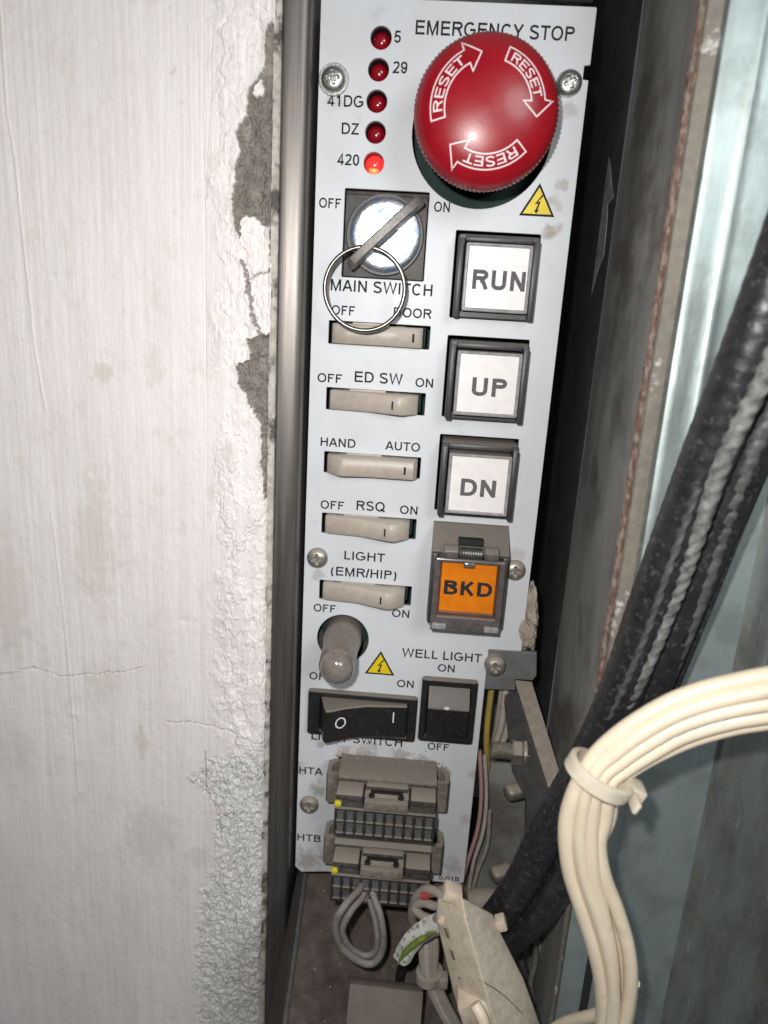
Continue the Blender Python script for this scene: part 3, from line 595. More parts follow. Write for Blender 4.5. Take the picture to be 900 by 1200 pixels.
# indicator lights
for i, q in enumerate(leds):
    lit = i == 4; p = (q.x, q.y, -4.6)
    prof = [(2.75*math.sin(a), 2.75*math.cos(a)*0.95) for a in np.linspace(0.01, PI/2, 10)]+[(2.75, -5)]
    o = MB().lathe(prof, 28).obj('indicator_light', 'led_lit' if lit else 'led_red', panel, p, label='glowing bright red indicator light' if lit else None)
    if lit: MB().lathe([(1.5*math.sin(a), 0.7*math.cos(a)) for a in np.linspace(0.01, PI/2, 6)], 20).obj('glow', 'led_core', o, (q.x-0.1, q.y-1.3, -2.9), smooth=180)
    plate('collar', [circ(0, 0, 3.6, 28), circ(0, 0, 2.85, 28)], -7, -1.4, 'black_plastic', o, (q.x, q.y, 0))

# screws
def screw_mesh(R=3.5, H=1.9):
    v = []; f = []; nr, na = 26, 72
    for i in range(nr+1):
        r = R*i/nr
        for k in range(na):
            a = 2*PI*k/na; x = r*math.cos(a); y = r*math.sin(a)
            z = H*math.sqrt(max(0, 1-(r/R)**2.6)); ax, ay = abs(x), abs(y)
            cr = max(0, 1-max(0, min(ax, ay)-0.36)/0.2) if max(ax, ay) < 1.75 else 0
            cr = min(1, cr)*min(1, max(0, (1.9-max(ax, ay))/0.45)); cr = max(cr, max(0, 1-max(0, math.hypot(x, y)-0.6)/0.3))
            v.append((x, y, z-1.15*cr*min(1, (2.1-r)/0.8 if r > 1.3 else 1)))
    for i in range(nr):
        for k in range(na): j = (k+1) % na; f.append((i*na+k, i*na+j, (i+1)*na+j, (i+1)*na+k))
    mb = MB().add(v, f); mb.lathe([(R, 0), (R*0.98, -1.0)], 48); return mb.mesh('screw', 50)
sm1 = screw_mesh()
def screw(px, py, m, z=0.6, par=panel, ang=0.4, tilt=0.0, label=None, washer=False):
    q = at(px, py, z+1); me_ = sm1.copy(); me_.materials.append(M[m]); o = link('screw', me_, None, par, (q.x, q.y, z), label); o.rotation_euler = (0, 0, ang)
    if washer: MB().lathe([(2.5, 0.0), (4.1, 0.0), (4.3, -0.3), (4.3, -0.6)], 40).obj('washer', 'screw_metal', o, (q.x, q.y, z))
    return o
screw(390.5, 91.5, 'screw_metal', ang=0.15, washer=True); screw(668, 96, 'screw_metal', ang=0.5)
screw(371.5, 655, 'dusty_screw', ang=0.1); screw(604, 669.5, 'dusty_screw', ang=0.1); screw(362, 945, 'dusty_screw', ang=0.0)

# emergency stop
EX, EY = 46.6, -30.6
prof = [(0.01, 26.6), (4, 26.45), (8, 25.9), (11.5, 25.1), (14.3, 24.1), (16.2, 23.0), (17.4, 21.8), (18.0, 20.7), (18.25, 19.8), (18.4, 19.2), (18.4, 16.2), (18.1, 15.6), (16.5, 15.2), (12.5, 14.8)]
def teeth(k, i): return 1+(0.012 if k in (9, 10) and i % 4 in (0, 1) else 0)
knob = MB().lathe(prof, 4*96, rmod=teeth).obj('emergency_stop_button', 'red_plastic', panel, (EX, EY, 0), smooth=30, label='large red mushroom emergency stop button')
MB().lathe([(12.0, 15.5), (12.0, 3), (15.5, 2.0), (15.5, -8), (0.1, -8)], 48).obj('stem', 'gap_black', knob, (EX, EY, 0))
dr = [p[0] for p in prof[:8]]; dz = [p[1] for p in prof[:8]]
def dome(x, y): return float(np.interp(math.hypot(x, y), dr, dz))
RK = 18.5
def ang_pt(r, a): a = math.radians(a); return (r*RK*math.cos(a), r*RK*math.sin(a))
def arrow(a0, span):
    ro, ri, wd = 0.775, 0.585, 0.38
    pth = [(ri, a0), (ro, a0)]+[(ro, a0-span*k/12) for k in range(1, 13)]+[(0.885, a0-span-1), (0.675, a0-span-17), (0.475, a0-span+1)]+[(ri, a0-span+span*k/12) for k in range(0, 12)]
    P = []
    for (r1, b1), (r2, b2) in zip(pth, pth[1:]+pth[:1]):
        p1 = Vector(ang_pt(r1, b1)); p2 = Vector(ang_pt(r2, b2)); n = max(1, int((p2-p1).length/1.0))
        for k in range(n): P.append(p1.lerp(p2, k/n))
    n = len(P); v = []; f = []
    for i, p in enumerate(P):
        a = (p-P[i-1]).normalized(); b = (P[(i+1) % n]-p).normalized(); nn = Vector((-(a+b).y, (a+b).x)).normalized(); m_ = 1/max(0.45, nn.dot(Vector((-a.y, a.x))))
        for s_ in (-0.5, 0.5):
            q = p+nn*wd*s_*m_; v.append((q.x, q.y, dome(q.x, q.y)+0.10))
    for i in range(n): j = (i+1) % n; f.append((2*i, 2*j, 2*j+1, 2*i+1))
    return v, f
for a0, sp in ((195, 76), (72.5, 63), (-42, 75)):
    v, f = arrow(a0, sp)
    o = MB().add(v, f).obj('reset_arrow', 'arrow_white', knob, (EX, EY, 0), smooth=60)
    co_, fa = glyphs('RESET', 0.0); mx = co_.max(0); tot = sp*0.84; r0 = 0.615*RK; cap = 0.125*RK; mb = MB(); vv = []
    for x, y, qz in co_:
        a = math.radians(a0-sp*0.10-tot*x/mx[0]); r = r0+y*cap; px_, py_ = r*math.cos(a), r*math.sin(a); vv.append((px_, py_, dome(px_, py_)+0.14+qz))
    mb.add(vv, fa).obj('lettering', 'arrow_white', o, (EX, EY, 0), smooth=0)

# key lock
KX, KY = 21.0, -59.9
lk = MB().box(-12.1, 12.1, -12.1, 11.0, -6, -1.4, 0.4).obj('key_lock', 'lock_plate', panel, (KX, KY, 0), label='square key lock with round silver face')
MB().lathe([(11.5, -1.5), (11.5, 0.0), (11.2, 0.3), (10.4, 0.3)], 64).obj('bezel_ring', 'bezel_grey', lk, (KX, KY, 0))
MB().lathe([(0.01, 3.0), (3, 3.0), (6, 2.97), (8.5, 2.9), (9.9, 2.8), (10.35, 2.4), (10.5, 1.6), (10.5, -1)], 72).obj('lock_face', 'lock_face', lk, (KX+0.2, KY, 0))
MB().box(-12.2, 12.2, 11.15, 12.1, -6, -2.5, 0.2).obj('edge_strip', 'dusty_black', lk, (KX, KY, 0))

# small rocker switches: the lever is a shallow V, one end standing proud
def rocker(i, peak, zs, mark, label=None):
    y0 = tops[i]-sh+0.25; y1 = tops[i]-0.75; yc = (y0+y1)/2; x0 = xl+1.3; x1 = xl+31.06-2.2 if peak != 'L' else xl+30.0
    pts = {'R': [(x0, 0.6), (x0+1, 1.4), (x0+12, 2.4), (x0+21.0, 5.6), (x0+22.8, 5.8), (x1-0.8, 2.6), (x1, 1.4)],
           'L': [(x0, 1.2), (x0+0.8, 2.2), (x0+4.2, 5.4), (x0+5.6, 5.6), (x0+14, 4.2), (x1-1.2, 4.4), (x1, 2.4)],
           'F': [(x0, 1.0), (x0+1, 2.0), (x0+5, 2.4), (x0+15, 2.0), (x1-1, 2.9), (x1, 1.8)]}[peak]
    hy = (y1-y0)/2; L = []
    for x, z in [(pts[0][0], -3)]+pts+[(pts[-1][0], -3)]: L.append([(x-xl, -hy, z-0.35), (x-xl, -hy+0.35, z), (x-xl, hy-0.35, z), (x-xl, hy, z-0.35)])
    rows = [[l[k] for l in L] for k in range(4)]
    rows = [[(x, -hy, -4.5) for x, _, _ in rows[0]]]+rows+[[(x, hy, -4.5) for x, _, _ in rows[3]]]
    o = MB().loops(rows, closed=False, cap=False)
    o.add([rows[k][0] for k in range(6)], [tuple(range(6))]); o.add([rows[k][-1] for k in range(6)], [tuple(range(6))])
    o = o.obj('rocker_switch', 'cream_plastic', panel, (xl, yc, 0), smooth=50, label=label)
    mz = float(np.interp(x0+mark, [p[0] for p in pts], [p[1] for p in pts]))
    MB().box(-0.38, 0.38, -1.35, 1.25, -0.4, 0.06, 0.1, 1).obj('marker_slot', 'gap_black', o, (x0+mark, yc, mz))
    MB().box(1.2, 29.8, -3.0, 3.1, -9, -4.0, 0.2).obj('switch_body', 'board_green', o, (xl, yc, 0))
    MB().box(7.2, 18.5, 2.9, 3.55, -4, -0.9, 0.1).obj('latch_strip', 'cream_plastic', o, (xl, yc, 0))
    for dx in (4.5, 20.5): MB().box(dx, dx+3.0, 2.5, 3.2, -4, -1.0, 0.15).obj('contact', 'black_plastic', o, (xl, yc, 0))
rocker(0, 'F', 0, 24.8, 'cream rocker switch under the key ring, set to door')
rocker(1, 'R', 0, 19.9); rocker(2, 'L', 0, 24.9, 'cream rocker switch set to auto, proud at its left end'); rocker(3, 'R', 0, 19.9); rocker(4, 'R', 0, 19.9)

# square push buttons
for i, (s_, La, Ra) in enumerate((("RUN", (552.8, 339.2), (614.5, 341.2)), ("UP", (552.2, 463.9), (592.8, 465.6)), ("DN", (539, 580.6), (580, 583.4)))):
    cx, cy = 54.35, btops[i]-12.9; h = 11.7; lift = (0, 1.2, 1.8)[i]
    me_ = plate_mesh('push_button', [rrect(-h, h, -h, h, 0.8), rrect(-9.7, 9.7, -9.7, 9.7, 0.3)], -6, 3.6+lift, 0.35)
    o = link('push_button', me_, 'bezel_grey', panel, (cx, cy, 0), label='square white push button marked %s' % s_)
    z0 = 3.6+lift
    for sx in (-1, 1): MB().box(sx*10.75-0.9, sx*10.75+0.9, -h-0.1, h-1.2, -2, z0+2.6, 0.45).obj('side_rail', 'bezel_grey', o, (cx, cy, 0))
    MB().box(-9.7, 9.7, 9.6, 11.3, z0-1, z0+1.3, 0.4).obj('top_rail', 'bezel_grey', o, (cx, cy, 0))
    zt = 8.3+lift*1.4
    plate('button_cap', [rrect(-9.5, 9.5, -9.5, 9.3, 0.5), rrect(-8.5, 8.5, -8.5, 8.4, 0.3)], -3, zt, 'clear_rim', o, (cx, cy-0.2, 0), bev=0.3)
    MB().box(-9.9, 9.9, -9.9, 9.9, -5, 0).obj('well', 'gap_black', o, (cx, cy, 0))
    MB().box(-8.55, 8.55, -8.55, 8.45, 2, zt-0.5).obj('label_card', 'label_card', o, (cx, cy-0.2, 0), smooth=0)
    a = at(*La, zt-0.5); b = at(*Ra, zt-0.5)
    link('lettering', text_mesh(s_, b.x-a.x, 5.4, 0.045, 0.05), 'grey_ink', o, ((a.x+b.x)/2, (a.y+b.y)/2, zt-0.5))

# covered orange button
cx = 54.1
o = MB().prism_x([(-145.9, -1), (-146.3, 1.0), (-153.4, 9.8), (-154.2, 9.8), (-154.8, 7.0), (-178.3, 7.0), (-178.5, -1)], -12.1, 12.1).obj('covered_button', 'bezel_grey', panel, (cx, 0, 0), smooth=20, label='orange push button under a hinged smoky cover, marked BKD')
cb = o
for sx in (-1, 1):
    MB().box(sx*11.1-0.9, sx*11.1+0.9, -177.8, -153.9, 6, 10.6, 0.5).obj('side_rail', 'bezel_grey', cb, (cx, 0, 0))
    R_ = Matrix.Rotation(PI/2, 3, 'Y')
    MB().lathe([(0.1, -2.3), (2.3, -2.3), (2.6, -2.0), (2.6, 2.0), (2.3, 2.3), (0.1, 2.3)], 24, R=R_).obj('hinge_barrel', 'smoke_plastic', cb, (cx+sx*6.3, -153.0, 10.4))
mb = MB(); hel = [(-3.6+7.2*k/220, -153.0+1.9*math.cos(k/220*2*PI*14), 10.6+1.9*math.sin(k/220*2*PI*14)) for k in range(221)]
mb.tube(hel, 0.2, 5, 1).obj('hinge_spring', 'dark_steel', cb, (cx, 0, 0))
MB().box(-4, 4, -151.6, -149.4, 4, 7.9, 0.2).obj('hinge_slot', 'gap_black', cb, (cx, 0, 0))
plate('amber_frame', [rrect(-10.1, 10.1, -176.6, -155.6, 0.6), rrect(-8.6, 8.6, -172.9, -156.3, 0.3)], 5, 10.8, 'amber_frame', cb, (cx, 0, 0), bev=0.3)
MB().box(-8.65, 8.65, -173.1, -156.2, 5, 10.2).obj('orange_lens', 'orange_lens', cb, (cx, 0, 0), smooth=0)
a = at(519.6, 697.2, 10.2); b = at(576, 699, 10.2)
link('lettering', text_mesh('BKD', b.x-a.x, 4.8, 0.045, 0.05), 'ink', cb, ((a.x+b.x)/2, (a.y+b.y)/2, 10.2))
plate('cover', [rrect(-11.0, 11.0, -178.2, -154.6, 0.8), rrect(-9.3, 9.3, -174.0, -155.8, 0.4)], 10.9, 12.6, 'smoke_plastic', cb, (cx, 0, 0), bev=0.35)
MB().box(-11.0, 11.0, -179.2, -177.9, 3, 12.2, 0.4).obj('cover_lip', 'smoke_plastic', cb, (cx, 0, 0))
for sx in (-1, 1): MB().box(sx*8.3-2.3, sx*8.3+2.3, -178.2, -176.2, 12.4, 13.6, 0.4).obj('cover_catch', 'clear_rim', cb, (cx, 0, 0))
MB().box(-2.2, 1.4, -157.0, -155.4, 12.0, 13.3, 0.5).obj('cover_catch', 'smoke_plastic', cb, (cx, 0, 0))

# dust covered lamp sticking out of the round hole
bc = Vector((14.1, -189.8, 0)); ax = Vector((0.02, -0.02, 1)).normalized(); Rb = ax.to_track_quat('Z', 'Y').to_matrix()
prof = [(6.5, -9), (6.5, 3), (6.3, 5), (5.9, 6), (5.75, 13), (5.8, 17.0), (5.75, 20.5), (5.3, 22.6), (4.3, 24.2), (2.6, 25.3), (0.02, 25.7)]
bt = MB().lathe(prof[:7], 40, R=Rb, rmod=lambda k, i: 1+0.02*mnoise.noise((k*0.9, math.sin(i*2*PI/40)*2, math.cos(i*2*PI/40)*2))).obj('lamp_cover', 'boot_rubber', panel, bc, label='dust-coated round lamp cover sticking out of the hole')
MB().lathe(prof[6:], 40, R=Rb).obj('domed_tip', 'boot_tip', bt, bc, smooth=180)
MB().lathe([(0.1, -5.5), (7.9, -5.5)], 30).obj('hole_base', 'board_green', bt, bc)

# light switch, horizontal rocker
a0 = at(362, 807, 0); a1 = at(487, 866, 0)
lx, ly = (a0.x+a1.x)/2-0.1, (a0.y+a1.y)/2+0.3; hw, hh = 19.1, 8.6
ls = link('light_switch', plate_mesh('light_switch', [rrect(-hw, hw, -hh, hh, 1.0), rrect(-hw+4.4, hw-3.2, -hh+1.8, hh-2.2, 0.4)], 0, 2.4, 0.5), 'switch_black', panel, (lx, ly, 0), 'black rocker switch with white circle and line, its left end standing out')
MB().box(-hw+4, hw-3, -hh+1.5, hh-2, -6, 0.4).obj('well', 'gap_black', ls, (lx, ly, 0))
rp = [(-hw+4.7, 2.2), (-hw+6.6, 9.8), (-hw+7.4, 10.8), (-hw+8.6, 10.6), (-hw+14, 7.6), (1.5, 5.2), (hw-7, 3.8), (hw-3.6, 3.5), (hw-3.6, 0)]
L_ = []
for x, z in rp: L_.append([(x, -hh+2.1, -1), (x, -hh+2.1, max(z-0.5, -1)), (x, -hh+2.6, z), (x, hh-3.0, z), (x, hh-2.5, max(z-0.5, -1)), (x, hh-2.5, -1)])
MB().loops(L_, closed=True, cap=True).obj('rocker', 'switch_black', ls, (lx, ly, 0), smooth=30)
q = at(399.5, 845, 7.4); zq = 7.3
ring_o = [(1.75*math.cos(k*2*PI/36), 2.1*math.sin(k*2*PI/36)) for k in range(36)]; ring_i = [(1.3*math.cos(k*2*PI/36), 1.65*math.sin(k*2*PI/36)) for k in range(36)]
def on_rocker(name, outs, qx, qy):
    me_ = plate_mesh(name, outs, 0, 0.03); 
    for v in me_.vertices:
        v.co.z += float(np.interp(v.co.x/S+qx-lx, [p[0] for p in rp], [p[1] for p in rp]))*S+0.00008
    return link(name, me_, 'white_ink', ls, (qx, qy, 0))
on_rocker('circle_mark', [ring_o, ring_i], q.x, q.y)
q = at(461, 841, 4.0); on_rocker('line_mark', [rrect(-0.22, 0.22, -2.0, 2.0)], q.x, q.y)

# well light switch, vertical rocker
a0 = at(492, 792, 0); a1 = at(554.5, 871, 0); wx_, wy_ = (a0.x+a1.x)/2+0.2, (a0.y+a1.y)/2+0.6; hw, hh = 9.6, 12.2
ws = link('well_light_switch', plate_mesh('well_light_switch', [rrect(-hw, hw, -hh, hh, 1.1), rrect(-hw+2.3, hw-2.3, -hh+2.3, hh-2.7, 0.5)], 0, 2.6, 0.6), 'switch_black', panel, (wx_, wy_, 0), 'black upright rocker switch with its upper half pressed in')
MB().box(-hw+2, hw-2, -hh+2, hh-2.4, -6, 0.3).obj('well', 'gap_black', ws, (wx_, wy_, 0))
vp = [(hh-3.0, 0.2), (hh-3.2, 1.2), (3.2, 5.6), (2.6, 5.8), (-1, 5.0), (-hh+3.0, 4.4), (-hh+2.6, 3.6), (-hh+2.6, -2), (hh-3.0, -2)]
MB().prism_x(vp, -hw+2.6, hw-2.6).obj('rocker', 'switch_black', ws, (wx_, wy_, 0), smooth=30)
qd = at(523.5, 829.5, 5.3)
plate('white_dot', [[(0.95*math.cos(k*2*PI/24), 0.55*math.sin(k*2*PI/24)) for k in range(24)]], 5.62, 5.75, 'white_ink', ws, (qd.x, qd.y, 0))

# pluggable connectors
def connector(name, y_top, zf, label, zs):
    X0, X1 = 15.6, 50.0; xc = (X0+X1)/2; hw = (X1-X0)/2; base = (xc, y_top, 0)
    o = MB().box(-hw, hw, -17.5, 0, -3, zs, 0.35).obj(name, 'dusty_black', panel, base, label=label)
    plug = MB().box(-hw+0.6, hw-0.6, -17.0, -1.3, zs-1, zf, 0.35)
    plug.obj('plug_body', 'dusty_black', o, base)
    # ears
    for sx in (-1, 1):
        pr = [(sx*hw, 9.8), (sx*(hw+3.6), 9.8), (sx*(hw+4.2), 8.5), (sx*(hw+4.2), 2), (sx*(hw+2.2), 0.2), (sx*hw, 0.2), (sx*hw, 2.0), (sx*(hw+1.5), 2.2), (sx*(hw+2.6), 3.2), (sx*(hw+2.6), 7.8), (sx*hw, 8.0)]
        mb = MB(); n = len(pr)
        mb.loops([[(x, -1.2, z) for x, z in pr], [(x, -12.5, z) for x, z in pr]]).obj('ear', 'dusty_brown', o, base)
    # shoulders each side of the latch on the plug top
    for x0, x1 in ((-hw+0.6, -7.9), (8.5, hw-0.6)): MB().box(x0, x1, -2.6, -0.45, zf-6.4, zf+1.2, 0.25).obj('shoulder', 'dusty_black', o, base)
    MB().box(-6.8, 7.3, -1.6, 0.2, zf-6.6, zf-3.6, 0.25).obj('latch', 'dusty_black', o, base)
    MB().box(-5.2, 5.6, -1.6, -0.9, zf-3.5, zf-2.0, 0.1).obj('latch_slot', 'gap_black', o, base)
    MB().box(-7.0, 7.5, -4.6, -1.5, zf-1.9, zf+2.4, 0.3).obj('latch_tab', 'dusty_brown', o, base)
    for dx in (-4.8, 5.0): MB().box(dx-0.9, dx+0.9, -1.8, -1.1, zf-2.1, zf+0.3, 0.1).box(dx-1.6, dx+1.6, -1.8, -1.25, zf-0.9, zf-0.5, 0.05).obj('latch_leg', 'gap_black', o, base)
    for dx in (-7.4, 7.9): MB().box(dx-0.35, dx+0.35, -3.4, -1.15, zf-6.4, zf+1.3, 0.05).obj('side_gap', 'gap_black', o, base)
    # two rows of ten terminals
    cell = MB().box(-1.18, 1.18, -1.9, 1.9, -0.9, 0.0, 0.2, 1).mesh('terminal'); cell.materials.append(M['terminal'])
    grid = [rrect(-hw+0.3, hw-0.3, -16.8, -6.0, 0.2)]
    for r in range(2):
        for k in range(10):
            gx = -hw+2.3+k*(2*hw-4.6)/9; gy = -8.8-r*4.8
            link('terminal', cell, None, o, (xc+gx, y_top+gy, zf+0.55)); grid.append(rrect(gx-1.3, gx+1.3, gy-2.05, gy+2.05, 0.15, 2))
    plate('terminal_grid', grid, zf-0.5, zf+1.1, 'black_plastic', o, base, bev=0.1)
    q_ = (X0+1.3, y_top-4.3, zf+1.1)
    MB().lathe([(0.02, 0.45), (0.8, 0.4), (1.2, 0.1), (1.25, -1.4)], 14).obj('yellow_mark', 'yellow_mark', o, q_)
    return o
hta = connector('pin_connector', -236.3, 20.0, 'upper dusty pin connector with empty terminals', 13.0)
htb = connector('pin_connector', -262.3, 21.0, 'lower dusty pin connector with wires plugged in', 14.0)
MB().box(15.8, 49.8, -236.5, -235.4, -1, 13.3, 0.4).obj('dust_cap', 'dusty_brown', hta, smooth=30)

# ================================================================== LOOSE THINGS
# key in the lock, seen edge on
ka = at(494, 233, 9); kb = at(408, 312, 9); kc = (ka+kb)/2; kl = (ka-kb).length; ka_ = math.atan2(ka.y-kb.y, ka.x-kb.x)
t = thing('key', 'flat grey key standing edge-on across the silver face of the main switch lock', 'key', (kc.x, kc.y, 3))
Rk = Matrix.Rotation(ka_, 3, 'Z')
prof = [(-kl/2, 5), (-kl/2+1.5, 3.2), (-kl/2+5, 2.2), (kl/2-5, 2.2), (kl/2-1, 3.4), (kl/2, 5.5), (kl/2, 9.5), (kl/2-2, 11.8), (kl/2-6, 12.8), (-kl/2+6, 12.8), (-kl/2+2, 11.8), (-kl/2, 9)]
n_ = len(prof); L_ = []
for yy, ins in ((-1.35, 0.4), (-1.0, 0), (1.0, 0), (1.35, 0.4)):
    L_.append([Rk @ Vector((x*(1-ins*2/kl), yy, 3+(z-7.5)*(1-ins/5)+4.5-3)) for x, z in prof])
MB().loops(L_).obj('bow', 'key_metal', t, (kc.x, kc.y, 3))
MB().box(-3.6, 3.6, -1.6, 1.6, -0.2, 3.4, 0.4, rot=Rk).obj('blade', 'key_metal', t, (kc.x, kc.y, 3))
rc = (at(379, 338, 11)+at(475.8, 338, 11))/2; rr = (at(475.8, 338, 11)-at(379, 338, 11)).length/2-0.35; rcy = (at(428, 288.5, 11).y+at(428, 388, 11).y)/2
mb = MB()
for off, r_ in ((0.0, rr), (0.62, rr-0.05)):
    pts = [(r_*math.cos(a), r_*math.sin(a)*1.0, off+0.3*math.sin(a/2)) for a in np.linspace(0, 2*PI, 72)]
    mb.tube(pts, 0.64, 12, 1)
R_ = mb.obj('key_ring', 'ring_steel', None, (rc.x, rcy, 10.2), smooth=80); tag(R_, 'thin steel split ring hanging from the key over the MAIN SWITCH lettering', 'key ring')

# grey bracket in the notch, with its screw
t = thing('corner_bracket', 'small grey metal bracket with one screw at the notch in the right panel edge', 'bracket', (70, -200, -1))
bk = [at(571, 760, -1), at(629, 764.5, -1), at(628.5, 791, -1), at(624, 797, -1), at(604, 795.5, -1), at(603.5, 808.5, -1), at(567, 807, -1)]
plate('bracket_plate', [[(p.x-70, p.y+200) for p in bk][::-1]], -1.4, 0.3, 'grey_bracket', t, (70, -200, -1), bev=0.2)
s9 = screw(580.5, 782, 'dusty_screw', z=1.6, par=t, ang=0.2)
MB().lathe([(3.6, 0.0), (3.7, -2.2)], 30).obj('spacer', 'dusty_screw', s9, (at(580.5, 782, 2.6).x, at(580.5, 782, 2.6).y, 1.6))

# putty lump
b = bmesh.new(); bmesh.ops.create_icosphere(b, subdivisions=5, radius=1)
for v in b.verts:
    p = v.co.copy(); n = 0.30*mnoise.noise(p*1.6)+0.14*mnoise.noise(p*4.5); k = 1+n
    if abs(p.y-0.05+0.25*p.x) < 0.07: k -= 0.22
    if abs(p.y+0.52-0.3*p.x) < 0.06: k -= 0.2
    v.co = Vector((p.x*3.6*k*(1.0-0.35*p.y), p.y*11.5*k, p.z*6*k))
q = at(622, 728, -2); o = MB().bm(b).obj('putty_lump', 'putty', None, (q.x-0.6, q.y, -4), smooth=40); tag(o, 'cracked beige putty lump behind the right edge of the panel above the bracket', 'putty')

# support arm and upright plate on the right
def quadbar(pts4a, pts4b): return MB().loops([pts4a, pts4b])
t = thing('support_arm', 'dusty beige steel arm running down and outward from the grey bracket', 'bracket arm', (76, -200, -5)); O = Vector((76, -200, -5))
a = at(603, 797, -4); b_ = at(623, 799, -4); c_ = at(665, 935, 26); d_ = at(648, 940, 26)
dn = Vector((0.5, -3.2, -2.4))
MB().loops([[a-O, b_-O, b_+dn-O, a+dn-O], [d_-O, c_-O, c_+dn-O, d_+dn-O]]).obj('flange', 'dusty_steel', t, O)
a = at(588, 800, -8); b_ = at(604, 800, -8); c_ = at(650, 945, 20); d_ = at(640, 985, 20); e_ = at(600, 905, 2)
MB().loops([[p-O for p in (a, b_, c_, d_, e_)], [p-O+Vector((0.3, -0.5, -1.6)) for p in (a, b_, c_, d_, e_)]]).obj('web', 'dark_steel', t, O)
t = thing('upright_plate', 'narrow upright steel plate edge behind the hex nut and domed nuts', 'metal plate', (82, -235, 5)); O = Vector((82, -235, 5))
a = at(619, 873, 6); b_ = at(636, 876, 6); c_ = at(628, 985, 6); d_ = at(615, 990, 6); e_ = at(600, 1180, 6); f_ = at(618, 1180, 6)
MB().loops([[p-O for p in (a, b_, c_, f_, e_, d_)], [p-O+Vector((0.5, 0, -2)) for p in (a, b_, c_, f_, e_, d_)]]).obj('plate_edge', 'dark_steel', t, O)
# inner mounting plate the bolts sit on
a = at(566, 895, -12); b_ = at(616, 895, -12); c_ = at(612, 1200, -12); d_ = at(540, 1200, -12)
t = thing('mounting_plate', 'dark steel plate behind the panel edge carrying the bolts and domed nuts', 'metal plate', (72, -250, -12)); O = Vector((72, -250, -12))
MB().loops([[p-O for p in (a, b_, c_, d_)], [p-O+Vector((0, 0, -2)) for p in (a, b_, c_, d_)]]).obj('plate', 'cabinet_steel', t, O)

# bolt with hex nut, axis along x
q = at(596, 880, 2); t = thing('threaded_bolt', 'dusty threaded bolt with hex nut pointing left beside the panel edge', 'bolt', (q.x, q.y, q.z))
Rx_ = Matrix.Rotation(PI/2, 3, 'Y')
pf = [(0.1, -6)]
for k in range(15): pf += [(2.55, -6+k*0.75), (3.05, -5.65+k*0.75)]
MB().lathe(pf, 28, R=Rx_).obj('thread', 'dusty_screw', t, q)
hexp = lambda r: [(r*math.cos(k*PI/3+0.2), r*math.sin(k*PI/3+0.2)) for k in range(6)]
def nut(x0, x1, r): return MB().loops([[(x, a*k, b*k) for a, b in hexp(r)] for x, k in ((x0, 0.90), (x0+0.5, 1), (x1-0.5, 1), (x1, 0.90))])
nut(1.0, 4.6, 4.7).obj('hex_nut', 'dusty_screw', t, q, smooth=15); MB().lathe([(2, 4.7), (4.9, 4.7), (5.0, 5.2), (5.0, 5.8), (2, 5.8)], 30, R=Rx_).obj('washer', 'dusty_screw', t, q)
nut(5.8, 7.2, 4.4).obj('hex_nut', 'dusty_screw', t, q, smooth=15)
for i, (px, py, lb) in enumerate(((600, 928, 'beige dusty domed nut below the hex nut'), (583, 1024, 'beige dusty domed nut low down behind the end of the black cable'))):
    q = at(px, py, -4); o = MB().lathe([(0.02, -5), (2.6, -5), (3.1, -4.6), (3.1, 0.6), (2.9, 1.6), (2.2, 2.4), (1.2, 2.8), (0.02, 2.9)], 24, R=Matrix.Rotation(-1.15, 3, 'Y')).obj('domed_nut', 'dusty_screw', None, q)
    tag(o, lb, 'nut', 'domed nuts right of the panel')

# wires behind the panel edge
def wire(name, pts, r, m, label, cat='wire', group=None, seg=10, sub=7, base=None, **k):
    P = [at(x, y, z) for x, y, z in pts]; O = P[0]
    o = MB().tube([p-O for p in P], r, seg, sub, **k).obj(name, m, None, O, smooth=70); return tag(o, label, cat, group)
G1 = 'wires behind the right edge of the panel'
wire('wire', [(578, 795, -8), (573, 830, -8), (570, 865, -8), (571, 900, -10)], 1.15, 'yellow_wire', 'mustard yellow wire behind the panel edge under the grey bracket', group=G1)
wire('wire', [(590, 795, -9), (585, 830, -9), (580, 862, -10), (574, 885, -11)], 1.0, 'dusty_wire', 'dusty brownish wire right of the yellow wire under the bracket', group=G1)
wire('wire', [(594, 795, -7), (591, 825, -7), (586, 855, -8), (577, 880, -10)], 1.2, 'white_wire', 'off white wire behind the panel edge, middle of those under the bracket', group=G1)
wire('wire', [(603, 795, -8), (599, 830, -8), (592, 862, -9), (582, 885, -11)], 1.2, 'white_wire', 'off white wire nearest the beige arm under the bracket', group=G1)
wire('wire', [(562, 880, -6), (564, 930, -6), (560, 970, -6), (548, 1010, -6), (540, 1040, -8)], 0.8, 'pink_wire', 'thin pinkish wire along the lower right panel edge', group=G1)
wire('wire', [(568, 885, -6), (570, 935, -5), (566, 975, -5), (555, 1010, -5), (548, 1050, -8)], 0.75, 'white_wire', 'thin whitish wire curving along the lower right panel edge', group=G1)
wire('wire', [(574, 950, -8), (571, 990, -8), (560, 1020, -8), (552, 1050, -9)], 0.8, 'dusty_wire', 'thin dusty wire furthest right beside the lower panel edge', group=G1)

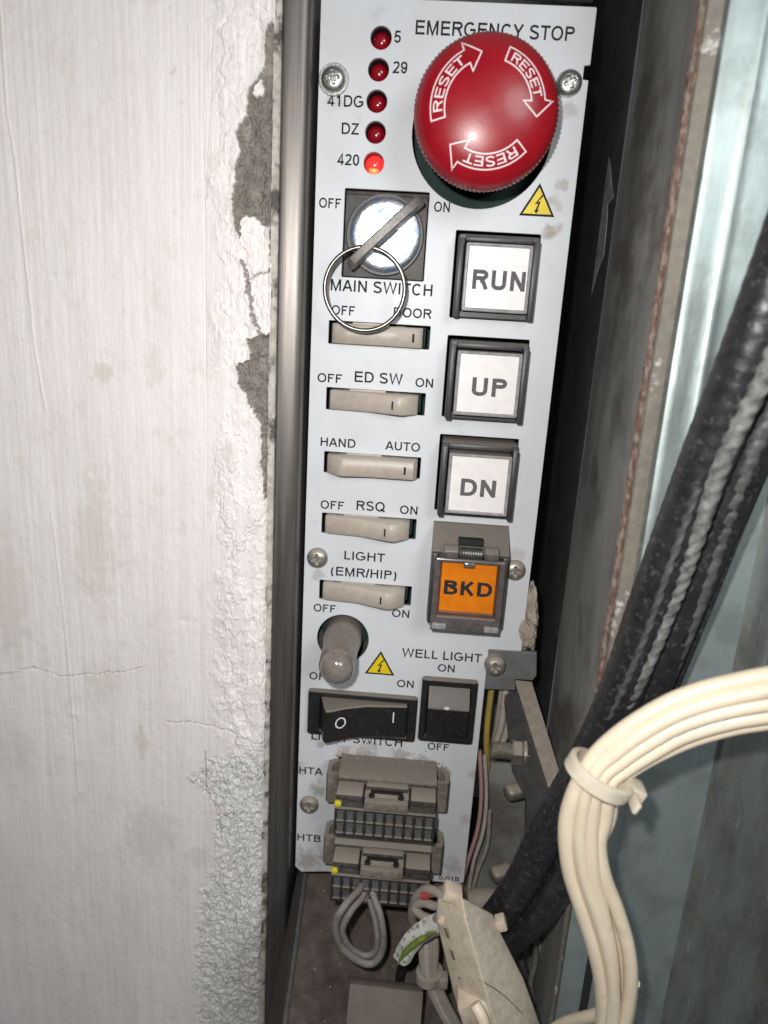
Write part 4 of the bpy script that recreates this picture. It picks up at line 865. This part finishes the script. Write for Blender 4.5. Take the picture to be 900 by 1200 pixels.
# black cables and cords
G2 = 'dark cables crossing from upper right to lower centre'
wire('black_cable', [(960, 190, 84), (886, 392, 80), (822, 555, 74), (767, 702, 68), (724, 820, 62), (682, 905, 56), (645, 965, 50), (612, 1032, 44), (580, 1078, 40), (540, 1125, 36)], lambda s: 5.6-0.6*s, 'black_rubber', 'thick glossy black cable, the leftmost and widest of the dark cables', 'cable', G2, seg=32, sub=40, rfun=lambda d, a: 1+0.010*math.cos(d*1.7+0.5*math.cos(a))+0.012*mnoise.noise((d*0.12, math.cos(a), math.sin(a))))
wire('black_cable', [(1000, 290, 78), (925, 420, 74), (872, 540, 70), (828, 640, 66), (785, 745, 62), (742, 850, 58), (703, 930, 53), (672, 1000, 48), (641, 1056, 44), (603, 1094, 40), (560, 1130, 36)], lambda s: 5.2-0.2*s, 'black_rubber', 'black cable behind the pale ridged highlights, its lower end curving under the other', 'cable', G2, seg=28)
rope = lambda d, a: 1+0.10*math.cos(3*(a-d*0.60+0.15*math.sin(d*0.21)))+0.05*math.cos(7*(a+d*0.9))+0.03*math.sin(d*1.7)
wire('ribbed_strand', [(960, 290, 88), (897, 435, 84), (846, 540, 80), (808, 651, 75), (785, 712, 72), (749, 798, 68), (716, 860, 63), (690, 915, 58), (664, 968, 53), (636, 1025, 47)], lambda s: 2.3-0.9*s, 'rib_highlight', 'pale grey ridges standing in for highlights along the ribbed black cables', 'cord', G2, seg=20, rfun=rope) if False else None
P = [at(x, y, z-0.2) for x, y, z in [(960, 290, 88), (897, 435, 84), (846, 540, 80), (808, 651, 75), (785, 712, 72), (749, 798, 68), (716, 860, 63), (690, 915, 57), (664, 968, 51)]]
o = MB().tube([p-P[0] for p in P], lambda s: 2.15-0.75*s, 20, 30, rfun=rope).obj('ribbed_strand', 'rib_highlight', None, P[0], smooth=80); tag(o, 'pale grey ridges standing in for highlights along the ribbed black cables', 'cord', G2)  # pale ridged tube standing in for highlights on the ribbed black sheath
wire('grey_cord', [(1000, 330, 80), (936, 430, 77), (893, 505, 75), (852, 607, 71), (817, 708, 67), (779, 801, 62), (745, 880, 57), (700, 960, 50)], 1.9, 'grey_cord', 'dark grey ribbed cord on the right side of the black cables', 'cord', G2, seg=16, sub=40, rfun=lambda d, a: 1+0.06*math.cos(2*a-d*1.5)+0.03*math.cos(d*3.1))
wire('ribbed_strand', [(818, 572, 80.5), (806, 606, 79), (782, 672, 76), (762, 730, 73), (738, 790, 69.5), (712, 845, 65)], lambda s: 0.75, 'grey_cord', 'thin short grey twisted strand along the left side of the thickest black cable', 'cord', G2, seg=12, sub=30, rfun=lambda d, a: 1+0.22*math.cos(2*a-d*1.6)+0.12*math.cos(d*0.9))
wire('grey_cord', [(1010, 370, 74), (942, 460, 72), (905, 530, 70), (866, 620, 66), (832, 705, 62), (797, 790, 58), (758, 880, 54)], 1.2, 'black_rubber', 'thin dark cord, outermost on the right of the black cables', 'cord', G2, seg=12)

# cream bundle
bb = [((990, 776), (990, 836), 92), ((940, 777), (940, 840), 92), ((900, 783), (900, 847), 92), ((860, 791), (862, 853), 91), ((820, 801), (824, 863), 90), ((780, 817), (794, 874), 90), ((738, 842), (762, 892), 90), ((706, 868), (738, 906), 90), ((686, 892), (722, 918), 90), ((668, 925), (718, 935), 90),
      ((658, 955), (714, 960), 89), ((657, 985), (708, 990), 88), ((662, 1025), (716, 1028), 87), ((676, 1070), (733, 1068), 86), ((690, 1115), (745, 1112), 85), ((699, 1155), (746, 1155), 84), ((701, 1200), (737, 1205), 82), ((692, 1260), (715, 1262), 80)]
lab = ['cream cable on the outer left and top side of the tied bundle', 'cream cable second from the outer side of the tied bundle', 'cream cable in the middle of the tied bundle', 'cream cable second from the inner side of the tied bundle', 'cream cable on the inner right and lower side of the tied bundle', 'cream cable mostly hidden at the back of the tied bundle', 'cream cable lying proud on the front of the tied bundle']
fr = {0: [0.13]*18, 1: [0.40]*8+[0.36, 0.38, 0.42, 0.44, 0.42, 0.40, 0.40, 0.40, 0.45, 0.5], 2: [0.64]*8+[0.60, 0.60, 0.64, 0.70, 0.62, 0.52, 0.45, 0.40, 0.35, 0.4],
      3: [0.86]*8+[0.85, 0.88, 0.90, 0.88, 0.86, 0.84, 0.84, 0.84, 0.80, 0.8], 4: [0.98]*6+[0.94, 0.94, 0.96, 0.97, 0.98, 0.86, 0.66, 0.62, 0.66, 0.70, 0.7, 0.7],
      5: [0.5]*18, 6: [0.52]*8+[0.5, 0.52, 0.62, 0.72, 0.84, 0.80, 0.84, 0.86, 0.85, 0.8]}
dz = {0: 0, 1: 1.4, 2: 1.2, 3: 0.2, 4: -2.4, 5: -3.2, 6: -2.2}
cabs = []
for k in range(7):
    P = []
    for i, (a, b_, z) in enumerate(bb):
        f_ = fr[k][i]; P.append(at(a[0]+(b_[0]-a[0])*f_, a[1]+(b_[1]-a[1])*f_, z+dz[k]))
    o = MB().tube([p-P[8] for p in P], 1.72 if k != 0 else 1.85, 18, 8).obj('cream_cable', 'cream_cable', None, P[8], smooth=80); tag(o, lab[k], 'cable', 'cream cables tied in one bundle'); cabs.append(o)
wire('cream_cable', [(742, 1150, 82), (728, 1176, 80), (696, 1190, 74), (660, 1200, 66), (630, 1222, 60)], 1.7, 'cream_cable', 'cream cable end bending left at the bottom towards the white connector', 'cable', 'cream cables tied in one bundle', seg=16)
# nylon tie round the bundle
c0 = (at(682, 893, 90)+at(722, 924, 90))/2; t = thing('cable_tie', 'pale nylon cable tie wrapped round the large cream cable bundle', 'cable tie', c0)
dirv = (at(664, 940, 89.5)-at(712, 872, 90)).normalized(); up = (at(728, 922, 90)-at(680, 888, 90)).normalized(); up = (up-dirv*up.dot(dirv)).normalized(); nn = dirv.cross(up)
rows = []
for k in range(48):
    a = 2*PI*k/48; ca, sa = math.cos(a), math.sin(a); r1, r2 = 6.4, 5.3
    p = up*(r1*ca)+nn*(r2*sa); nrm = (up*ca/r1+nn*sa/r2).normalized(); h = 1.75
    rows.append([p+dirv*d+nrm*e for d, e in ((-h, 0), (-h, 0.8), (-h+0.35, 1.25), (h-0.35, 1.25), (h, 0.8), (h, 0))])
MB().loops(rows+[rows[0]], closed=True, cap=False).obj('strap', 'tie_nylon', t, c0, smooth=40)
hd = MB().box(-2.4, 2.4, -1.9, 1.9, -2.6, 2.6, 0.6, rot=Matrix((up, dirv, nn)).transposed(), off=up*8.2+nn*-0.6).obj('tie_head', 'tie_nylon', t, c0)
hq = c0
MB().box(-1.4, 4.2, -1.3, 1.3, -0.5, 0.5, 0.3, rot=Matrix((nn, dirv, up)).transposed(), off=up*7.6+nn*2.2).obj('tail', 'tie_nylon', t, c0)

# cream connector block at the bottom
c0 = at(575, 1130, 52); t = thing('plug_connector', 'large dirty cream plastic connector block at the bottom centre', 'connector', c0)
def ringp(l): return [at(*p)-c0 for p in l]
rA = ringp([(513, 1052, 50), (540, 1050, 56), (577, 1071, 50), (577, 1071, 40), (513, 1052, 40)])
rM = ringp([(511, 1076, 51), (545, 1075, 57.5), (585, 1090, 51), (585, 1090, 40), (511, 1076, 40)])
rB = ringp([(531, 1162, 54), (566, 1149, 62), (614, 1148, 54), (614, 1148, 42), (531, 1162, 42)])
def bev_obj(rings, name, m, bw=0.5):
    me_ = MB().loops(rings).mesh(name, 30); b = bmesh.new(); b.from_mesh(me_)
    bmesh.ops.bevel(b, geom=[e for e in b.edges if len(e.link_faces) == 2 and e.calc_face_angle(0) > 0.3], offset=bw*S, segments=3, profile=0.5, affect='EDGES')
    bmesh.ops.recalc_face_normals(b, faces=b.faces)
    for f in b.faces: f.smooth = True
    for e in b.edges: e.smooth = len(e.link_faces) != 2 or e.calc_face_angle(0) < 0.7
    b.to_mesh(me_); b.free(); return link(name, me_, m, t, c0)
rE = ringp([(566, 1290, 56), (606, 1290, 64), (664, 1290, 56), (664, 1290, 44), (566, 1290, 44)])
rC = ringp([(538, 1186, 54.5), (573, 1176, 62.8), (624, 1176, 55), (624, 1176, 42), (538, 1186, 42)])
hs = bev_obj([rA, rM, rB, rC, rE], 'housing', 'cream_connector', 0.7)
hs.data.materials.append(M['connector_dusty'])
for f in hs.data.polygons:
    if f.normal.x > 0.25 and f.area > 2e-6: f.material_index = 1
MB().box(-2.6, 2.9, -1.6, 1.9, -3, 2.4, 0.7, rot=Matrix.Rotation(-0.3, 3, 'Z'), off=at(529, 1047, 53)-c0).obj('latch_nub', 'cream_connector', t, c0)
MB().box(-1.5, 1.7, -1.8, 1.8, -3, 1.2, 0.6, rot=Matrix.Rotation(0.4, 3, 'Z'), off=at(587, 1084, 50)-c0).obj('latch_nub', 'cream_connector', t, c0)
MB().box(-6.2, 4.2, -9, 4.0, -5, 3.4, 0.9, rot=Matrix.Rotation(0.35, 3, 'Z'), off=at(563, 1178, 59)-c0).obj('collar', 'cream_connector', t, c0)
wire('cream_cable', [(556, 1176, 66), (566, 1196, 68), (578, 1240, 68)], 1.7, 'cream_cable', 'short cream cable leaving the bottom end of the cream connector block', 'cable', seg=14)
for k, (px, py) in enumerate(((524, 1092), (531, 1118), (541, 1150))):
    MB().box(-0.5, 0.5, -1.9, 1.9, -0.5, 0.4, 0.1, rot=Matrix.Rotation(0.33, 3, 'Z') @ Matrix.Rotation(-0.6, 3, 'Y'), off=at(px, py, 54.2+k*0.8)-c0).obj('notch', 'dusty_screw', t, c0)
ln = [at(567, 1151, 63.3)-c0, at(590, 1166, 60.8)-c0, at(614, 1190, 57.3)-c0, at(626, 1205, 56.0)-c0]
MB().tube(ln, 0.09, 6, 4).obj('parting_line', 'gap_black', t, c0)
MB().box(-1.6, 5.0, -1.6, 1.4, -2, 1.3, 0.5, rot=Matrix.Rotation(-0.65, 3, 'Z'), off=at(520, 1077, 51.6)-c0).obj('latch_nub', 'cream_connector', t, c0)
# dusty pipe stub behind it
wire('dusty_pipe', [(530, 1062, 24), (568, 1056, 26), (604, 1062, 26)], 4.2, 'dusty_steel', 'rounded dust-covered tube behind the cream connector and black cables', 'tube', seg=20)

# looped grey wires of the lower connector
G3 = 'grey jumper wires of the lower pin connector'
wire('jumper_wire', [(424, 1030, 17), (421, 1042, 24), (405, 1060, 31), (393, 1082, 33), (399, 1108, 32), (420, 1126, 31), (438, 1128, 30), (449, 1108, 29), (446, 1075, 27), (437, 1048, 22), (434, 1030, 17)], 1.25, 'grey_wire', 'outer grey jumper wire looping below the lower pin connector', 'wire', G3, seg=14)
wire('jumper_wire', [(427, 1034, 17), (425, 1050, 22), (411, 1068, 28), (401, 1090, 30), (410, 1110, 29), (428, 1120, 28), (441, 1112, 28), (441, 1085, 26), (433, 1052, 21), (431, 1034, 17)], 1.15, 'grey_wire', 'inner grey jumper wire looping below the lower pin connector', 'wire', G3, seg=14)
# grey loops left of the block
G4 = 'dusty wires beside the cream connector'
wire('wire_loop', [(488, 1092, 26), (483, 1072, 30), (488, 1052, 33), (500, 1042, 35), (516, 1048, 38), (524, 1058, 40)], 1.5, 'dusty_wire', 'dusty wire looping over towards the top of the cream connector, marked red', 'wire', G4, seg=14)
wire('wire_loop', [(526, 1060, 40), (512, 1062, 38), (497, 1058, 36), (487, 1062, 35), (493, 1072, 37), (508, 1077, 39), (520, 1072, 42)], 1.4, 'dusty_wire', 'dusty wire bent in a small loop left of the cream connector', 'wire', G4, seg=14)
wire('wire_loop', [(505, 1047, 34), (520, 1043, 36), (530, 1050, 40)], 1.3, 'dusty_wire', 'short dusty wire hidden behind the top corner of the cream connector', 'wire', G4, seg=14)
q = at(498, 1050, 37.3); o = MB().box(-1.4, 1.4, -0.9, 0.9, -0.8, 0.8, 0.35).obj('red_marker', 'red_mark', None, q); tag(o, 'tiny red marker sleeve on the dusty wire loop by the cream connector', 'marker')
# tag
mb = MB(); rows = []
path = [(526, 1070), (508, 1075), (488, 1086), (472, 1102), (462, 1122)]; P = spline([at(x, y, 40) for x, y in path], 6)
for k, p in enumerate(P):
    tt = (P[min(k+1, len(P)-1)]-P[max(0, k-1)]).normalized(); n = Vector((tt.y, -tt.x, 0)); 
    if n.y > 0: n = -n
    wd = 7.6-2.0*k/len(P); rows.append([p+n*(wd*u)+Vector((0, 0, 2.0*math.sin(PI*u)+0.6*mnoise.noise((k*0.3, u*3, 1)))) for u in np.linspace(-0.05, 0.95, 9)])
t = thing('cable_tag', 'crumpled white and green tag wrapped round the wires left of the cream connector', 'tag', P[0])
MB().loops([[p-P[0] for p in r] for r in rows]+[[p-P[0]-Vector((0, 0, 0.6)) for p in r] for r in rows[::-1]], closed=False, cap=False).obj('sheet', 'white_tag', t, P[0], smooth=80)
MB().tube([p-P[0]+Vector((0.4, -3.8, 2.2)) for p in P[5:22]], lambda s: 1.5*math.sin(PI*min(0.95, max(0.12, s)))+0.2, 10, 2, flat=0.6).obj('green_stripe', 'green_tag', t, P[0])
# small bundle with tie below
for k, (dx, m_, lb) in enumerate(((-8, 'dusty_wire', 'leftmost dusty wire of the small tied bundle at the bottom'), (-2.5, 'white_wire', 'palest wire, second from the left in the small tied bundle'), (3, 'dusty_wire', 'third dusty wire from the left of the small tied bundle'), (8.5, 'dusty_wire', 'rightmost dusty wire of the small tied bundle at the bottom'))):
    s_ = 0.72; wire('bundle_wire', [(500+dx*1.0, 1085, 30), (502+dx, 1110, 33), (503+dx*0.8, 1138, 35), (510+dx*s_, 1160, 36), (522+dx*s_, 1185, 37), (545+dx*s_, 1225, 38)], 1.25, m_, lb, 'wire', 'wires of the small tied bundle', seg=12)
c0 = at(503, 1142, 35.5); t = thing('cable_tie', 'dusty cable tie knotted round the small wire bundle at the bottom', 'cable tie', c0)
rows = []
for k in range(30):
    a = 2*PI*k/30; nrm = Vector((math.cos(a), 0.15*math.cos(a), math.sin(a))); rows.append([nrm*r+Vector((0, d, 0)) for d, r in ((-1.7, 3.0), (-1.5, 4.4), (1.5, 4.4), (1.7, 3.0))])
MB().loops(rows+[rows[0]], closed=True, cap=False).obj('strap', 'dusty_wire', t, c0)
MB().box(-1.8, 1.8, -2.2, 2.2, -2, 2, 0.6, off=(4.4, -0.6, 1)).obj('tie_head', 'dusty_wire', t, c0)
# dusty block on the floor
c0 = at(450, 1190, 40); o = MB().box(-12.4, 12.4, -26, 8.2, -7, 0, 0.5, rot=Matrix.Rotation(-0.03, 3, 'Z') @ Matrix.Rotation(-0.5, 3, 'X')).obj('dusty_block', 'dusty_block', None, c0); tag(o, 'flat brown dust-covered block on the cabinet floor at the bottom edge', 'block')
# debris crumbs
mb = MB()
for k in range(70):
    x = random.uniform(4, 60); s_ = random.uniform(0.05, 0.6); y = -297-s_*78; z = -17+s_*110; r = random.uniform(0.15, 0.5)
    b = bmesh.new(); bmesh.ops.create_icosphere(b, subdivisions=1, radius=r)
    for v in b.verts: v.co = v.co*(1+0.4*mnoise.noise(v.co*3+Vector((k, 0, 0))))+Vector((x, y+0.4, z+0.3))
    mb.bm(b)
o = mb.obj('crumbs', 'putty', None, (0, 0, 0)); o['kind'] = 'stuff'; o['label'] = 'small plaster crumbs scattered over the dusty cabinet floor'
mb = MB()
for k in range(110):
    x = random.uniform(14, 52); r = random.uniform(0.08, 0.36)
    if k % 3: p = Vector((x, -235.2+r*0.5, random.uniform(0.2, 5)**1.0*0.6))
    else: p = Vector((random.uniform(6, 60), random.gauss(-232, 2.2), r*0.4))
    b = bmesh.new(); bmesh.ops.create_icosphere(b, subdivisions=1, radius=r)
    for v in b.verts: v.co = v.co*(1+0.5*mnoise.noise(v.co*4+Vector((k, 0, 0))))+p
    mb.bm(b)
o = mb.obj('dust_crumbs', 'putty', None, (0, 0, 0)); o['kind'] = 'stuff'; o['label'] = 'brown dust crumbs caught above the upper pin connector'
G5 = 'loose wires in the dark gap at the bottom'
wire('wire', [(622, 1078, 24), (628, 1120, 22), (622, 1160, 22), (640, 1210, 24)], 1.0, 'grey_wire', 'thin grey wire hanging in the dark gap right of the cream connector', group=G5)
wire('wire', [(606, 1110, 20), (618, 1150, 18), (634, 1190, 20), (636, 1230, 22)], 1.3, 'grey_cord', 'dark wire behind the right side of the cream connector', group=G5)
wire('wire', [(478, 1110, 22), (468, 1150, 20), (478, 1190, 20), (500, 1230, 22)], 1.6, 'black_rubber', 'black wire curving on the cabinet floor left of the small wire bundle', group=G5)
# thin strips right of the black cables, bottom
t = thing('thin_strip', 'thin beige strip hanging in the dark gap below the black cables', 'strip', at(640, 1120, 20)); c0 = at(640, 1120, 20)
MB().loops([[at(628, 1085, 20)-c0, at(642, 1085, 20)-c0, at(647, 1150, 20)-c0, at(641, 1158, 20)-c0, at(636, 1145, 20)-c0], [at(628, 1085, 18.8)-c0, at(642, 1085, 18.8)-c0, at(647, 1150, 18.8)-c0, at(641, 1158, 18.8)-c0, at(636, 1145, 18.8)-c0]]).obj('strip', 'dusty_steel', t, c0)
